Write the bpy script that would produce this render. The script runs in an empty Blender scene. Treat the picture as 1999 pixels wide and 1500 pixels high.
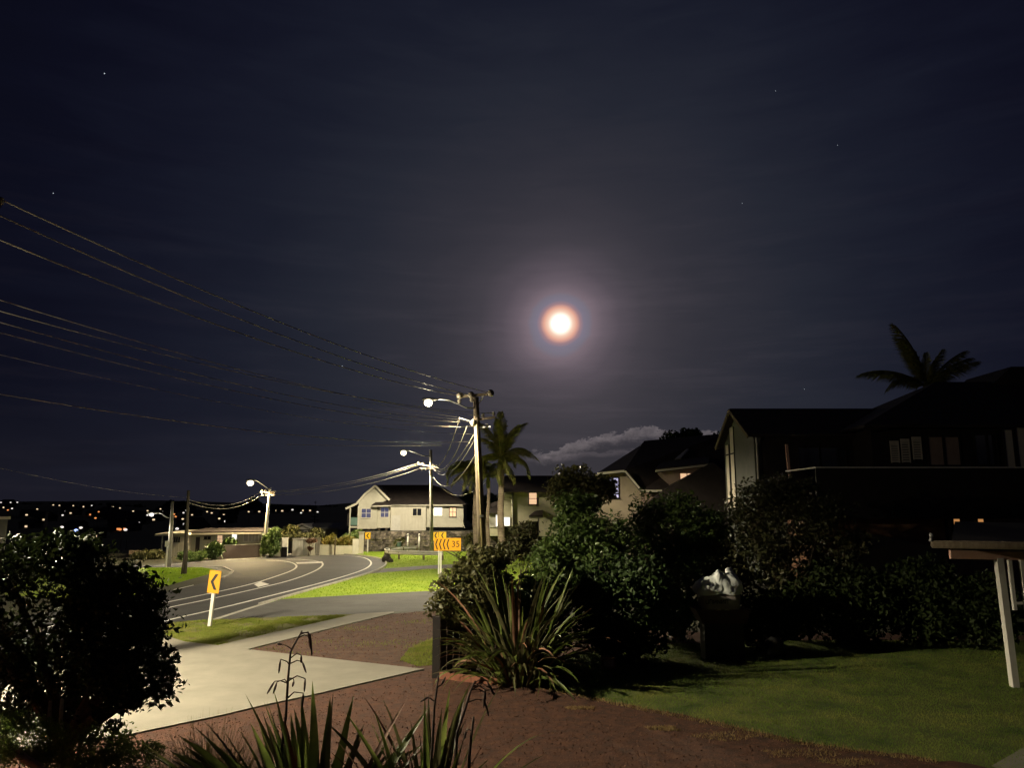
import bpy, math, random
import numpy as np
from mathutils import Vector, Matrix

# ---------------------------------------------------------------- camera, sky, moonlight, exposure
S = bpy.context.scene
COL = S.collection
F_PX, W_PX, H_PX, CAM_H = 1502.0, 1999.0, 1500.0, 4.5
PITCH = math.atan(250.0 / F_PX)
cam_d = bpy.data.cameras.new('camera'); cam = bpy.data.objects.new('camera', cam_d); COL.objects.link(cam)
cam_d.sensor_width = 36.0; cam_d.sensor_fit = 'HORIZONTAL'; cam_d.lens = F_PX * 36.0 / W_PX
cam_d.clip_start = 0.1; cam_d.clip_end = 20000
cam.location = (0, 0, CAM_H); cam.rotation_euler = (math.pi / 2 + PITCH, 0, 0)
S.camera = cam
S.view_settings.view_transform = 'Standard'; S.view_settings.look = 'None'
S.view_settings.exposure = 0.0; S.view_settings.gamma = 1.0; S.view_settings.use_curve_mapping = False
S.render.engine = 'CYCLES'
S.cycles.use_denoising = True
S.cycles.max_bounces = 5; S.cycles.diffuse_bounces = 2; S.cycles.glossy_bounces = 2; S.cycles.transparent_max_bounces = 8
S.cycles.sample_clamp_indirect = 3.0; S.cycles.caustics_reflective = False; S.cycles.caustics_refractive = False

def ray(px, py):
    cx = (px - W_PX / 2) / F_PX; cy = -(py - H_PX / 2) / F_PX
    s, c = math.sin(PITCH), math.cos(PITCH)
    return Vector((cx, c - s * cy, s + c * cy))
def P(px, py, d):                       # point on a pixel's ray at world depth y = d
    r = ray(px, py); r = r * (d / r.y)
    return Vector((r.x, r.y, r.z + CAM_H))
def G(px, py, z=0.0):                   # point on a pixel's ray at height z
    r = ray(px, py); r = r * ((z - CAM_H) / r.z)
    return Vector((r.x, r.y, z))
def X(px, d, py=1000): return P(px, py, d).x
def Z(py, d): return P(W_PX / 2, py, d).z

MOON = ray(1094, 632).normalized()
moon_az = math.atan2(MOON.x, MOON.y); moon_el = math.asin(MOON.z)

world = bpy.data.worlds.new('World'); S.world = world; world.use_nodes = True
nt = world.node_tree; nt.nodes.clear()
def N(t, **kw):
    n = nt.nodes.new(t)
    for k, v in kw.items(): setattr(n, k, v)
    return n
def L(a, b): nt.links.new(a, b)
def setin(node, i, v):
    if isinstance(v, (int, float, tuple)): node.inputs[i].default_value = v
    else: L(v, node.inputs[i])
def M(op, a, b=0.0, c=None, clamp=False):
    n = N('ShaderNodeMath', operation=op, use_clamp=clamp)
    setin(n, 0, a); setin(n, 1, b)
    if c is not None: setin(n, 2, c)
    return n.outputs[0]
def SS(x, lo, hi, a=0.0, b=1.0):
    n = N('ShaderNodeMapRange', interpolation_type='SMOOTHSTEP')
    setin(n, 0, x)
    for i, v in enumerate((lo, hi, a, b)): setin(n, i + 1, v)
    return n.outputs[0]
def RAMP(x, stops):
    n = N('ShaderNodeValToRGB'); L(x, n.inputs[0]); e = n.color_ramp.elements
    while len(e) < len(stops): e.new(0.5)
    for el, (p, c) in zip(e, stops): el.position = p; el.color = (*c, 1)
    return n.outputs[0]
def MIX(bt, f, a, b):
    n = N('ShaderNodeMix', data_type='RGBA', blend_type=bt)
    setin(n, 0, f)
    for i, v in ((6, a), (7, b)):
        if isinstance(v, tuple): n.inputs[i].default_value = (*v, 1)
        else: L(v, n.inputs[i])
    return n.outputs[2]
def SC(r, g, b):                        # screen value 0..255 -> scene linear
    f = lambda c: (c / 255 / 12.92) if c / 255 <= 0.04045 else ((c / 255 + 0.055) / 1.055) ** 2.4
    return (f(r), f(g), f(b))
tc = N('ShaderNodeTexCoord'); D = tc.outputs['Generated']
sep = N('ShaderNodeSeparateXYZ'); L(D, sep.inputs[0]); dx, dy, dz = sep.outputs
vm = N('ShaderNodeVectorMath', operation='DOT_PRODUCT'); L(D, vm.inputs[0]); vm.inputs[1].default_value = MOON
ang = M('MULTIPLY', M('ARCCOSINE', M('MINIMUM', vm.outputs['Value'], 1.0)), 180 / math.pi)     # degrees from the moon
az = M('MULTIPLY', M('ARCTAN2', dx, dy), 180 / math.pi)
el = M('MULTIPLY', M('ARCSINE', dz), 180 / math.pi)
comb = N('ShaderNodeCombineXYZ'); L(M('MULTIPLY', az, 0.055), comb.inputs[0]); L(M('MULTIPLY', el, 0.30), comb.inputs[1])
nz1 = N('ShaderNodeTexNoise'); L(comb.outputs[0], nz1.inputs['Vector']); nz1.inputs['Scale'].default_value = 1.6
nz1.inputs['Detail'].default_value = 6; nz1.inputs['Roughness'].default_value = 0.55; nz1.inputs['Distortion'].default_value = 0.6
veil = nz1.outputs['Fac']
a60 = M('DIVIDE', M('ADD', ang, M('MULTIPLY', M('SUBTRACT', veil, 0.5), M('MULTIPLY', ang, 0.38))), 60.0, clamp=True)
sky_col = RAMP(a60, [(0.0, SC(92, 82, 92)), (0.05, SC(82, 74, 84)), (0.10, SC(65, 62, 71)), (0.17, SC(51, 51, 61)),
                     (0.27, SC(38, 41, 53)), (0.38, SC(27, 30, 44)), (0.48, SC(20, 22, 37)), (0.60, SC(13, 14, 29)), (0.8, SC(9, 9, 21)), (1.0, SC(7, 6, 16))])
angc = M('ADD', ang, M('MULTIPLY', M('SUBTRACT', veil, 0.5), M('MULTIPLY', SS(ang, 0.8, 3.0), 1.3)))
cor = RAMP(M('DIVIDE', angc, 8.0, clamp=True), [(0.0, (1.6, 1.5, 1.3)), (0.085, (1.35, 1.2, 1.0)), (0.115, SC(255, 214, 182)), (0.15, SC(232, 166, 136)),
      (0.185, SC(150, 114, 116)), (0.22, SC(106, 102, 118)), (0.27, SC(98, 96, 108)), (0.31, SC(100, 86, 92)), (0.40, SC(76, 66, 71)), (0.55, SC(46, 40, 44)), (0.75, SC(22, 19, 21)), (1.0, (0, 0, 0))])
# bank of low cloud with a moonlit rim
def fbm(sx, sy, off, sc, det=7, ro=0.6):
    cb = N('ShaderNodeCombineXYZ'); L(M('MULTIPLY', az, sx), cb.inputs[0]); L(M('MULTIPLY', el, sy), cb.inputs[1]); cb.inputs[2].default_value = off
    n = N('ShaderNodeTexNoise'); L(cb.outputs[0], n.inputs['Vector']); n.inputs['Scale'].default_value = sc
    n.inputs['Detail'].default_value = det; n.inputs['Roughness'].default_value = ro
    return n.outputs['Fac']
edge = fbm(0.42, 0.8, 3.1, 1.7, 9, 0.68)
hump = M('ADD', SS(az, 1.0, 9.5, 4.3, 5.95), SS(az, 10.0, 13.0, 0.0, -0.35))
t1 = M('SUBTRACT', el, M('ADD', hump, M('MULTIPLY', M('SUBTRACT', edge, 0.5), 2.3)))
pres = SS(az, 0.2, 3.0)
rim = M('MULTIPLY', M('MULTIPLY', SS(t1, -1.0, -0.1), SS(t1, -0.05, 0.12, 1.0, 0.0)), pres)
body = M('MULTIPLY', SS(t1, 0.05, -0.25), pres)
t2 = M('SUBTRACT', el, M('ADD', SS(az, 0.0, 8.0, 4.0, 4.5), M('MULTIPLY', M('SUBTRACT', fbm(0.2, 0.5, 8.3, 1.7), 0.5), 1.6)))
rim2 = M('MULTIPLY', M('MULTIPLY', SS(t2, -0.55, -0.1), SS(t2, -0.1, 0.1, 1.0, 0.0)), M('MULTIPLY', pres, 0.45))
streak = M('MULTIPLY', M('MULTIPLY', SS(fbm(0.06, 0.55, 1.7, 1.5, 9, 0.62), 0.46, 0.72), SS(el, 34.0, 6.0)), SS(ang, 26.0, 3.0, 0.25, 1.0))
col = MIX('MIX', M('MULTIPLY', body, 0.35), sky_col, MIX('MULTIPLY', 1.0, sky_col, (0.62, 0.60, 0.62)))
col = MIX('ADD', 1.0, col, cor)
puff = fbm(0.8, 1.1, 5.5, 1.6)
col = MIX('ADD', M('MULTIPLY', rim, SS(puff, 0.25, 0.75, 0.45, 1.0)), col, SC(100, 92, 92))
col = MIX('ADD', rim2, col, SC(80, 72, 74))
col = MIX('ADD', M('MULTIPLY', streak, 0.5), col, SC(44, 38, 41))
hor = M('MULTIPLY', SS(el, 9.0, 0.0), 0.5)
col = MIX('ADD', hor, col, SC(28, 29, 34))
sky = N('ShaderNodeTexSky', sky_type='NISHITA'); sky.sun_disc = False
sky.sun_elevation = moon_el; sky.sun_rotation = moon_az; sky.altitude = 50
bg1 = N('ShaderNodeBackground'); L(col, bg1.inputs['Color']); bg1.inputs['Strength'].default_value = 0.84
bg2 = N('ShaderNodeBackground'); L(sky.outputs[0], bg2.inputs['Color']); bg2.inputs['Strength'].default_value = 0.0002
ad = N('ShaderNodeAddShader'); L(bg1.outputs[0], ad.inputs[0]); L(bg2.outputs[0], ad.inputs[1])
wo = N('ShaderNodeOutputWorld'); L(ad.outputs[0], wo.inputs['Surface'])

sun_d = bpy.data.lights.new('moonlight', 'SUN'); sun_d.energy = 0.03; sun_d.angle = math.radians(0.5); sun_d.color = (1.0, 0.93, 0.86)
sun = bpy.data.objects.new('moonlight', sun_d); COL.objects.link(sun)
sun.rotation_euler = MOON.to_track_quat('Z', 'Y').to_euler()

LAMP_COL = (1.0, 0.86, 0.60)

# ---------------------------------------------------------------- helpers
rnd = random.Random(7); rng = np.random.default_rng(11)

def mat(name, c1, c2=None, scale=4.0, rough=0.8, bump=0.0, bscale=None, metal=0.0, emit=None, estr=0.0, spec=0.5, trans=0.0, detail=6.0, stretch=(1, 1, 1), c3=None, pos=(0.35, 0.65), world_pos=True, glass=False):
    m = bpy.data.materials.new(name); m.use_nodes = True; t = m.node_tree
    b = t.nodes['Principled BSDF']; b.inputs['Roughness'].default_value = rough; b.inputs['Metallic'].default_value = metal
    b.inputs['Specular IOR Level'].default_value = spec
    b.inputs['Base Color'].default_value = (*c1, 1)
    need = c2 is not None or bump > 0
    if need:
        if world_pos: src = t.nodes.new('ShaderNodeNewGeometry').outputs['Position']
        else: src = t.nodes.new('ShaderNodeTexCoord').outputs['Object']
        mp = t.nodes.new('ShaderNodeMapping'); mp.inputs['Scale'].default_value = stretch; t.links.new(src, mp.inputs[0])
    if c2 is not None:
        n = t.nodes.new('ShaderNodeTexNoise'); n.inputs['Scale'].default_value = scale; n.inputs['Detail'].default_value = detail; n.inputs['Roughness'].default_value = 0.65
        t.links.new(mp.outputs[0], n.inputs['Vector'])
        r = t.nodes.new('ShaderNodeValToRGB'); e = r.color_ramp.elements
        e[0].position, e[1].position = pos; e[0].color = (*c1, 1); e[1].color = (*c2, 1)
        if c3 is not None: x = e.new(0.5 * (pos[0] + pos[1])); x.color = (*c3, 1)
        t.links.new(n.outputs['Fac'], r.inputs[0]); t.links.new(r.outputs[0], b.inputs['Base Color'])
    if bump > 0:
        n2 = t.nodes.new('ShaderNodeTexNoise'); n2.inputs['Scale'].default_value = bscale or scale * 4; n2.inputs['Detail'].default_value = 5
        t.links.new(mp.outputs[0], n2.inputs['Vector'])
        bp = t.nodes.new('ShaderNodeBump'); bp.inputs['Strength'].default_value = bump; bp.inputs['Distance'].default_value = 0.03
        t.links.new(n2.outputs['Fac'], bp.inputs['Height']); t.links.new(bp.outputs[0], b.inputs['Normal'])
    if emit is not None:
        b.inputs['Emission Color'].default_value = (*emit, 1); b.inputs['Emission Strength'].default_value = estr
    if trans > 0:
        out = t.nodes['Material Output']; tr = t.nodes.new('ShaderNodeBsdfTranslucent'); mx = t.nodes.new('ShaderNodeMixShader'); mx.inputs[0].default_value = trans
        if c2 is not None: t.links.new(r.outputs[0], tr.inputs[0])
        else: tr.inputs[0].default_value = (*c1, 1)
        t.links.new(b.outputs[0], mx.inputs[1]); t.links.new(tr.outputs[0], mx.inputs[2]); t.links.new(mx.outputs[0], out.inputs[0])
    return m

def boards(name, c1, c2, pitch=0.16, axis='Z', rough=0.6, depth=0.012):      # lapped or grooved boards: fine relief
    m = mat(name, c1, c2, scale=1.2, rough=rough); t = m.node_tree; b = t.nodes['Principled BSDF']
    g = t.nodes.new('ShaderNodeNewGeometry'); sp = t.nodes.new('ShaderNodeSeparateXYZ'); t.links.new(g.outputs['Position'], sp.inputs[0])
    d = t.nodes.new('ShaderNodeMath'); d.operation = 'DIVIDE'; t.links.new(sp.outputs[axis], d.inputs[0]); d.inputs[1].default_value = pitch
    f = t.nodes.new('ShaderNodeMath'); f.operation = 'FRACT'; t.links.new(d.outputs[0], f.inputs[0])
    rp = t.nodes.new('ShaderNodeValToRGB'); e = rp.color_ramp.elements
    if axis == 'Z': e[0].position = 0.0; e[0].color = (1, 1, 1, 1); e[1].position = 0.9; e[1].color = (0.5, 0.5, 0.5, 1); x = e.new(1.0); x.color = (0, 0, 0, 1)
    else: e[0].position = 0.0; e[0].color = (1, 1, 1, 1); e[1].position = 0.18; e[1].color = (1, 1, 1, 1); x = e.new(0.22); x.color = (0, 0, 0, 1); x = e.new(0.97); x.color = (0, 0, 0, 1)
    t.links.new(f.outputs[0], rp.inputs[0])
    bp = t.nodes.new('ShaderNodeBump'); bp.inputs['Strength'].default_value = 1.0; bp.inputs['Distance'].default_value = depth
    t.links.new(rp.outputs[0], bp.inputs['Height']); t.links.new(bp.outputs[0], b.inputs['Normal'])
    return m

def tag(o, label=None, cat=None, group=None, kind=None):
    if label: o['label'] = label
    if cat: o['category'] = cat
    if group: o['group'] = group
    if kind: o['kind'] = kind
    return o
def wloc(o):
    v = Vector((0, 0, 0))
    while o is not None: v += Vector(o.location); o = o.parent
    return v
def thing(name, loc, label, cat, group=None):
    o = bpy.data.objects.new(name, None); COL.objects.link(o); o.location = loc; o.empty_display_size = 0.1
    return tag(o, label, cat, group)
def link(name, me, m=None, parent=None, loc=None):
    o = bpy.data.objects.new(name, me); COL.objects.link(o)
    if m is not None and not me.materials: me.materials.append(m)
    if parent is not None: o.parent = parent
    if loc is not None: o.location = loc
    return o
def dup(root, loc=None, rotz=None, label=None, group=None, scale=None):
    r = root.copy(); COL.objects.link(r)
    if loc is not None: r.location = loc
    if rotz is not None: r.rotation_euler[2] = rotz
    if scale is not None: r.scale = (scale,) * 3
    if label: r['label'] = label
    if group: r['group'] = group
    for ch in list(root.children):
        c = ch.copy(); COL.objects.link(c); c.parent = r
        for g in list(ch.children):
            d = g.copy(); COL.objects.link(d); d.parent = c
    return r

class MB:
    """collects shapes in world coordinates; build() links them as ONE mesh object relative to its parent"""
    def __init__(s): s.v = []; s.f = []; s.smooth = []
    def add(s, vs, fs, sm=False):
        n = len(s.v); s.v += [tuple(v) for v in vs]
        for f in fs: s.f.append(tuple(i + n for i in f)); s.smooth.append(sm)
        return s
    def box(s, a, b):
        x0, y0, z0 = (min(a[i], b[i]) for i in range(3)); x1, y1, z1 = (max(a[i], b[i]) for i in range(3))
        v = [(x0, y0, z0), (x1, y0, z0), (x1, y1, z0), (x0, y1, z0), (x0, y0, z1), (x1, y0, z1), (x1, y1, z1), (x0, y1, z1)]
        return s.add(v, [(0, 3, 2, 1), (4, 5, 6, 7), (0, 1, 5, 4), (1, 2, 6, 5), (2, 3, 7, 6), (3, 0, 4, 7)])
    def prism(s, pts, off):                # polygon in 3-D extruded by a vector
        n = len(pts); off = Vector(off); a = [Vector(p) for p in pts]; b = [p + off for p in a]
        fs = [tuple(range(n)), tuple(range(2 * n - 1, n - 1, -1))] + [(i, i + n, (i + 1) % n + n, (i + 1) % n) for i in range(n)]
        return s.add(a + b, fs)
    def bar(s, a, b, w, h, up=(0, 0, 1)):
        a = Vector(a); b = Vector(b); d = (b - a).normalized(); up = Vector(up)
        if abs(d.dot(up)) > 0.98: up = Vector((0, 1, 0))
        r = d.cross(up).normalized() * (w / 2); u = r.cross(d).normalized() * (h / 2)
        v = [a - r - u, a + r - u, a + r + u, a - r + u, b - r - u, b + r - u, b + r + u, b - r + u]
        return s.add(v, [(0, 1, 2, 3), (7, 6, 5, 4), (0, 4, 5, 1), (1, 5, 6, 2), (2, 6, 7, 3), (3, 7, 4, 0)])
    def tube(s, pts, rad, n=8, cap=True):
        pts = [Vector(p) for p in pts]; rad = [rad] * len(pts) if isinstance(rad, (int, float)) else rad
        vs = []; fs = []; pr = None
        for i, p in enumerate(pts):
            d = (pts[min(i + 1, len(pts) - 1)] - pts[max(i - 1, 0)]).normalized()
            if pr is None: pr = d.orthogonal().normalized()
            pr = (pr - d * pr.dot(d)).normalized(); q = d.cross(pr)
            for k in range(n):
                t = 2 * math.pi * k / n; vs.append(p + (pr * math.cos(t) + q * math.sin(t)) * rad[i])
        for i in range(len(pts) - 1):
            for k in range(n): fs.append((i * n + k, i * n + (k + 1) % n, (i + 1) * n + (k + 1) % n, (i + 1) * n + k))
        if cap: fs.append(tuple(range(n - 1, -1, -1))); fs.append(tuple(range((len(pts) - 1) * n, len(pts) * n)))
        return s.add(vs, fs, True)
    def ball(s, c, r, nu=10, nv=6, sz=(1, 1, 1)):
        c = Vector(c); vs = []; fs = []
        for i in range(nv + 1):
            ph = math.pi * i / nv
            for k in range(nu):
                th = 2 * math.pi * k / nu
                vs.append(c + Vector((math.sin(ph) * math.cos(th) * sz[0], math.sin(ph) * math.sin(th) * sz[1], math.cos(ph) * sz[2])) * r)
        for i in range(nv):
            for k in range(nu): fs.append((i * nu + k, (i + 1) * nu + k, (i + 1) * nu + (k + 1) % nu, i * nu + (k + 1) % nu))
        return s.add(vs, fs, True)
    def mesh(s, name, origin=(0, 0, 0)):
        me = bpy.data.meshes.new(name); o = Vector(origin)
        me.from_pydata([Vector(v) - o for v in s.v], [], s.f); me.polygons.foreach_set('use_smooth', s.smooth); me.update()
        return me
    def build(s, name, m, parent=None, label=None, cat=None, group=None, kind=None, loc=None):
        og = wloc(parent) if parent is not None else Vector(loc or (0, 0, 0))
        o = link(name, s.mesh(name, og), m, parent, None if parent is not None else og)
        return tag(o, label, cat, group, kind)

def np_mesh(name, verts, faces, m, smooth=False):          # faces: (n,3) or (n,4) array
    me = bpy.data.meshes.new(name); k = faces.shape[1]; nf = len(faces)
    me.vertices.add(len(verts)); me.vertices.foreach_set('co', verts.astype(np.float32).ravel())
    me.loops.add(nf * k); me.loops.foreach_set('vertex_index', faces.astype(np.int32).ravel())
    me.polygons.add(nf); me.polygons.foreach_set('loop_start', np.arange(0, nf * k, k, dtype=np.int32))
    me.update(calc_edges=True); me.validate()
    if m is not None: me.materials.append(m)
    return me

def inpoly(x, y, poly):
    r = np.zeros(len(x), bool); n = len(poly)
    for i in range(n):
        x1, y1 = poly[i]; x2, y2 = poly[(i + 1) % n]
        if y1 == y2: continue
        c = ((y1 > y) != (y2 > y)) & (x < (x2 - x1) * (y - y1) / (y2 - y1) + x1); r ^= c
    return r

def ragged(pts, step=0.35, amp=0.05, seed=1):
    r = random.Random(seed); out = []
    for i in range(len(pts)):
        a = Vector((pts[i][0], pts[i][1])); b = Vector((pts[(i + 1) % len(pts)][0], pts[(i + 1) % len(pts)][1]))
        n = max(1, int((b - a).length / step))
        for k in range(n):
            p = a.lerp(b, k / n)
            if amp: p = p + Vector((r.gauss(0, amp), r.gauss(0, amp)))
            out.append((p.x, p.y))
    return out

def sheet(name, pts, z, m, thick=0.0, label=None, parent=None):
    b = MB(); n = len(pts)
    if thick: b.prism([(x, y, z) for x, y in pts], (0, 0, -thick))
    else: b.add([(x, y, z) for x, y in pts], [tuple(range(n))])
    o = b.build(name, m, parent); o['kind'] = 'structure'
    if label: o['label'] = label
    return o

# leaves: each a small bent diamond
def leaf_cloud(pts, size, aspect=0.5, up=0.35, var=0.48):
    n = len(pts); d = rng.normal(size=(n, 3)); d /= np.linalg.norm(d, axis=1)[:, None]
    nr = rng.normal(size=(n, 3)); nr[:, 2] += up; nr -= d * (nr * d).sum(1)[:, None]; nr /= np.linalg.norm(nr, axis=1)[:, None] + 1e-9
    sd = np.cross(d, nr); s = size * (1 + var * rng.normal(size=n)).clip(0.4, 1.9)[:, None]
    a = pts - d * s * 0.5; b = pts + d * s * 0.5
    l = pts + sd * s * aspect * 0.5 + nr * s * 0.12; r = pts - sd * s * aspect * 0.5 + nr * s * 0.12
    v = np.stack([a, l, b, r], 1).reshape(-1, 3); i = np.arange(n)[:, None] * 4
    f = np.concatenate([i + np.array([[0, 1, 2]]), i + np.array([[0, 2, 3]])], 0)
    return v, f
def clump_points(c, R, nclump, per, cr, shell=0.55, squash=0.8, floor=None):
    c = np.array(c, float); R = np.array(R, float)
    d = rng.normal(size=(nclump, 3)); d /= np.linalg.norm(d, axis=1)[:, None]
    rr = shell + (1 - shell) * rng.random(nclump) ** 0.6
    cc = c + d * R * rr[:, None]
    q = rng.normal(size=(nclump, per, 3)); q /= np.linalg.norm(q, axis=2)[..., None]
    q *= (0.35 + 0.65 * rng.random((nclump, per, 1)) ** 0.5) * cr * (0.6 + 0.8 * rng.random((nclump, 1, 1)))
    q[..., 2] *= squash
    p = (cc[:, None, :] + q).reshape(-1, 3)
    if floor is not None: p = p[p[:, 2] > floor]
    return p, cc
def shrub(name, base, label, cat, lobes, leaf, m_leaf, m_wood, stems=5, group=None, r0=0.05, aspect=0.5, crown_name='crown', floor=0.05, trunk=None):
    """lobes: list of (centre, radii, n clumps, leaves per clump, clump radius)"""
    base = Vector(base); t = thing(name, base, label, cat, group)
    P_, C_ = [], []
    for (c, R, nc, per, cr) in lobes:
        p, cc = clump_points(c, R, nc, per, cr, floor=base.z + floor); P_.append(p); C_.append(cc)
    p = np.concatenate(P_); cc = np.concatenate(C_)
    v, f = leaf_cloud(p, leaf, aspect)
    me = np_mesh('crown', v - np.array(base), f, m_leaf); link(crown_name, me, None, t)
    b = MB()
    fork = base + Vector((0, 0, trunk)) if trunk else None
    if fork is not None: b.tube([base - Vector((0, 0, .05)), base.lerp(fork, .5) + Vector((.03, 0, 0)), fork], [r0 * 1.25, r0, r0 * .85], 8)
    idx = rng.choice(len(cc), size=min(stems, len(cc)), replace=False)
    for k, i in enumerate(idx):
        e = Vector(cc[i]); s0 = fork if fork is not None else base + Vector((rnd.uniform(-.12, .12), rnd.uniform(-.12, .12), -.05))
        md = s0.lerp(e, .5) + Vector((rnd.uniform(-.1, .1), rnd.uniform(-.1, .1), 0.15)) * (e - s0).length * .4
        b.tube([s0, s0.lerp(md, .5) + Vector((0, 0, .03)), md, e], [r0 * .75, r0 * .6, r0 * .42, r0 * .12], 6)
    b.build('trunk' if trunk else 'stems', m_wood, t)
    return t

def catenary(a, b, sag, n=24):
    a = Vector(a); b = Vector(b)
    return [a.lerp(b, k / n) - Vector((0, 0, 4 * sag * (k / n) * (1 - k / n))) for k in range(n + 1)]

def text_mesh(body, size, name):
    cu = bpy.data.curves.new(name, 'FONT'); cu.body = body; cu.size = size; cu.extrude = 0.004; cu.align_x = 'CENTER'; cu.align_y = 'CENTER'
    o = bpy.data.objects.new(name, cu); COL.objects.link(o)
    dg = bpy.context.evaluated_depsgraph_get(); me = bpy.data.meshes.new_from_object(o.evaluated_get(dg))
    bpy.data.objects.remove(o); bpy.data.curves.remove(cu); me.name = name
    return me
# ---------------------------------------------------------------- materials
m_ground = mat('ground', (0.035, 0.03, 0.02), (0.05, 0.055, 0.02), scale=0.8, bump=0.3, bscale=6)
m_asphalt = mat('asphalt', (0.030, 0.030, 0.030), (0.052, 0.051, 0.050), scale=0.35, rough=0.75, bump=0.35, bscale=60, c3=(0.040, 0.039, 0.039))
m_asphalt2 = mat('old_asphalt', (0.055, 0.053, 0.050), (0.085, 0.082, 0.077), scale=0.6, rough=0.85, bump=0.4, bscale=50)
m_paint = mat('road_paint', (0.62, 0.60, 0.55), (0.75, 0.74, 0.70), scale=3, rough=0.6, bump=0.2, bscale=40)
m_conc = mat('concrete', (0.188, 0.175, 0.138), (0.235, 0.22, 0.176), scale=0.9, rough=0.9, bump=0.3, bscale=50, c3=(0.21, 0.196, 0.158))
m_kerb = mat('kerb_concrete', (0.30, 0.28, 0.24), (0.42, 0.40, 0.35), scale=2, rough=0.9, bump=0.2)
m_soil = mat('soil', (0.045, 0.019, 0.010), (0.10, 0.048, 0.026), scale=2.2, rough=1.0, bump=0.9, bscale=14, c3=(0.068, 0.030, 0.016))
m_mulch = mat('mulch', (0.040, 0.0138, 0.0055), (0.098, 0.035, 0.0145), scale=3.5, rough=1.0, bump=1.0, bscale=22, c3=(0.064, 0.021, 0.0085))
m_chip = mat('bark_chip', (0.055, 0.019, 0.009), (0.17, 0.08, 0.045), scale=12, rough=0.9)
m_lawn = mat('lawn_soil', (0.05, 0.08, 0.010), (0.13, 0.14, 0.024), scale=0.7, rough=1.0, bump=0.8, bscale=45)
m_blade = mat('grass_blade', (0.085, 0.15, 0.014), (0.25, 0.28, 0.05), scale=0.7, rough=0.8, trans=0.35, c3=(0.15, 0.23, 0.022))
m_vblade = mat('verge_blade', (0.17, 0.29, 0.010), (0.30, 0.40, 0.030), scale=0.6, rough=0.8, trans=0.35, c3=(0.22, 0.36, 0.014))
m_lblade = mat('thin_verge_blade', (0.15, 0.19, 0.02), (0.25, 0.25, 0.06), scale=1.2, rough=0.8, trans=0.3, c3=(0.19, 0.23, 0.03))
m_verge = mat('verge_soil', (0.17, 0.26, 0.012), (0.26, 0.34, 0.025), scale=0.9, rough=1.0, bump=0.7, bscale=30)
m_dry = mat('dry_grass', (0.34, 0.23, 0.10), (0.17, 0.13, 0.05), scale=5, rough=0.9, trans=0.2)
m_hill = mat('hill', (0.012, 0.016, 0.010), (0.03, 0.035, 0.02), scale=0.02, rough=1.0)
m_stone = mat('basalt', (0.030, 0.024, 0.020), (0.24, 0.20, 0.16), scale=1.7, rough=0.95, bump=0.8, bscale=14, c3=(0.10, 0.085, 0.07))
m_mortar = mat('wall_core', (0.04, 0.035, 0.03), (0.07, 0.06, 0.05), scale=3, rough=1.0)
m_white = mat('white_paint', (0.62, 0.60, 0.54), (0.72, 0.70, 0.64), scale=2.0, rough=0.6)
m_trim = mat('cream_trim', (0.66, 0.62, 0.50), (0.74, 0.70, 0.58), scale=2.0, rough=0.6)
m_wb = boards('cream_weatherboard', (0.54, 0.52, 0.42), (0.64, 0.62, 0.51), 0.17)
m_batten = boards('cream_battens', (0.62, 0.59, 0.49), (0.70, 0.67, 0.56), 0.42, axis='X', depth=0.03)
m_wb_tan = boards('tan_weatherboard', (0.56, 0.53, 0.36), (0.66, 0.62, 0.44), 0.20)
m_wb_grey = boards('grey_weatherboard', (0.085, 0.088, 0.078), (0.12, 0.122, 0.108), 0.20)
m_roof = mat('dark_roof', (0.022, 0.016, 0.015), (0.040, 0.030, 0.028), scale=1.5, rough=0.75, bump=0.4, bscale=9)
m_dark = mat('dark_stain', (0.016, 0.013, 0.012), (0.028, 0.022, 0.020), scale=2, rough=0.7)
m_pink = mat('plaster', (0.34, 0.25, 0.20), (0.40, 0.30, 0.24), scale=1.5, rough=0.9)
m_cream = mat('cream_plaster', (0.36, 0.30, 0.22), (0.43, 0.36, 0.27), scale=1.5, rough=0.9)
m_brick = mat('brickwork', (0.20, 0.10, 0.06), (0.28, 0.15, 0.09), scale=4, rough=0.9)
m_glass = mat('window_glass', (0.02, 0.022, 0.03), rough=0.08, spec=0.8)
m_bluegl = mat('blue_window', (0.05, 0.05, 0.09), rough=0.15, spec=0.7, emit=(0.30, 0.33, 0.62), estr=0.20)
m_warm = mat('lit_window_warm', (0.6, 0.4, 0.25), emit=(1.0, 0.62, 0.36), estr=0.85)
m_amber = mat('lit_window_amber', (0.6, 0.35, 0.15), emit=(1.0, 0.45, 0.14), estr=0.45)
m_lit = mat('lit_window_white', (0.8, 0.8, 0.75), emit=(1.0, 0.95, 0.88), estr=1.3)
m_cool = mat('lit_window_cool', (0.5, 0.5, 0.8), (0.8, 0.8, 0.9), scale=3, emit=(0.55, 0.55, 0.95), estr=0.5)
m_blind = mat('blind', (0.62, 0.57, 0.45), (0.72, 0.66, 0.53), scale=3, rough=0.8)
m_curtain = mat('curtain', (0.38, 0.36, 0.32), (0.50, 0.48, 0.43), scale=3, rough=0.9, stretch=(6, 1, 0.3))
m_teal = mat('teal_panel', (0.13, 0.24, 0.20), (0.18, 0.30, 0.25), scale=2, rough=0.7)
m_pole = mat('pole_timber', (0.12, 0.092, 0.06), (0.20, 0.16, 0.11), scale=3, rough=0.9, bump=0.5, stretch=(4, 4, 0.25))
m_cpole = mat('pole_concrete', (0.30, 0.285, 0.235), (0.40, 0.38, 0.32), scale=2, rough=0.9, bump=0.2)
m_dpole = mat('pole_dark', (0.045, 0.038, 0.025), (0.07, 0.06, 0.04), scale=3, rough=0.9, bump=0.4)
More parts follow.
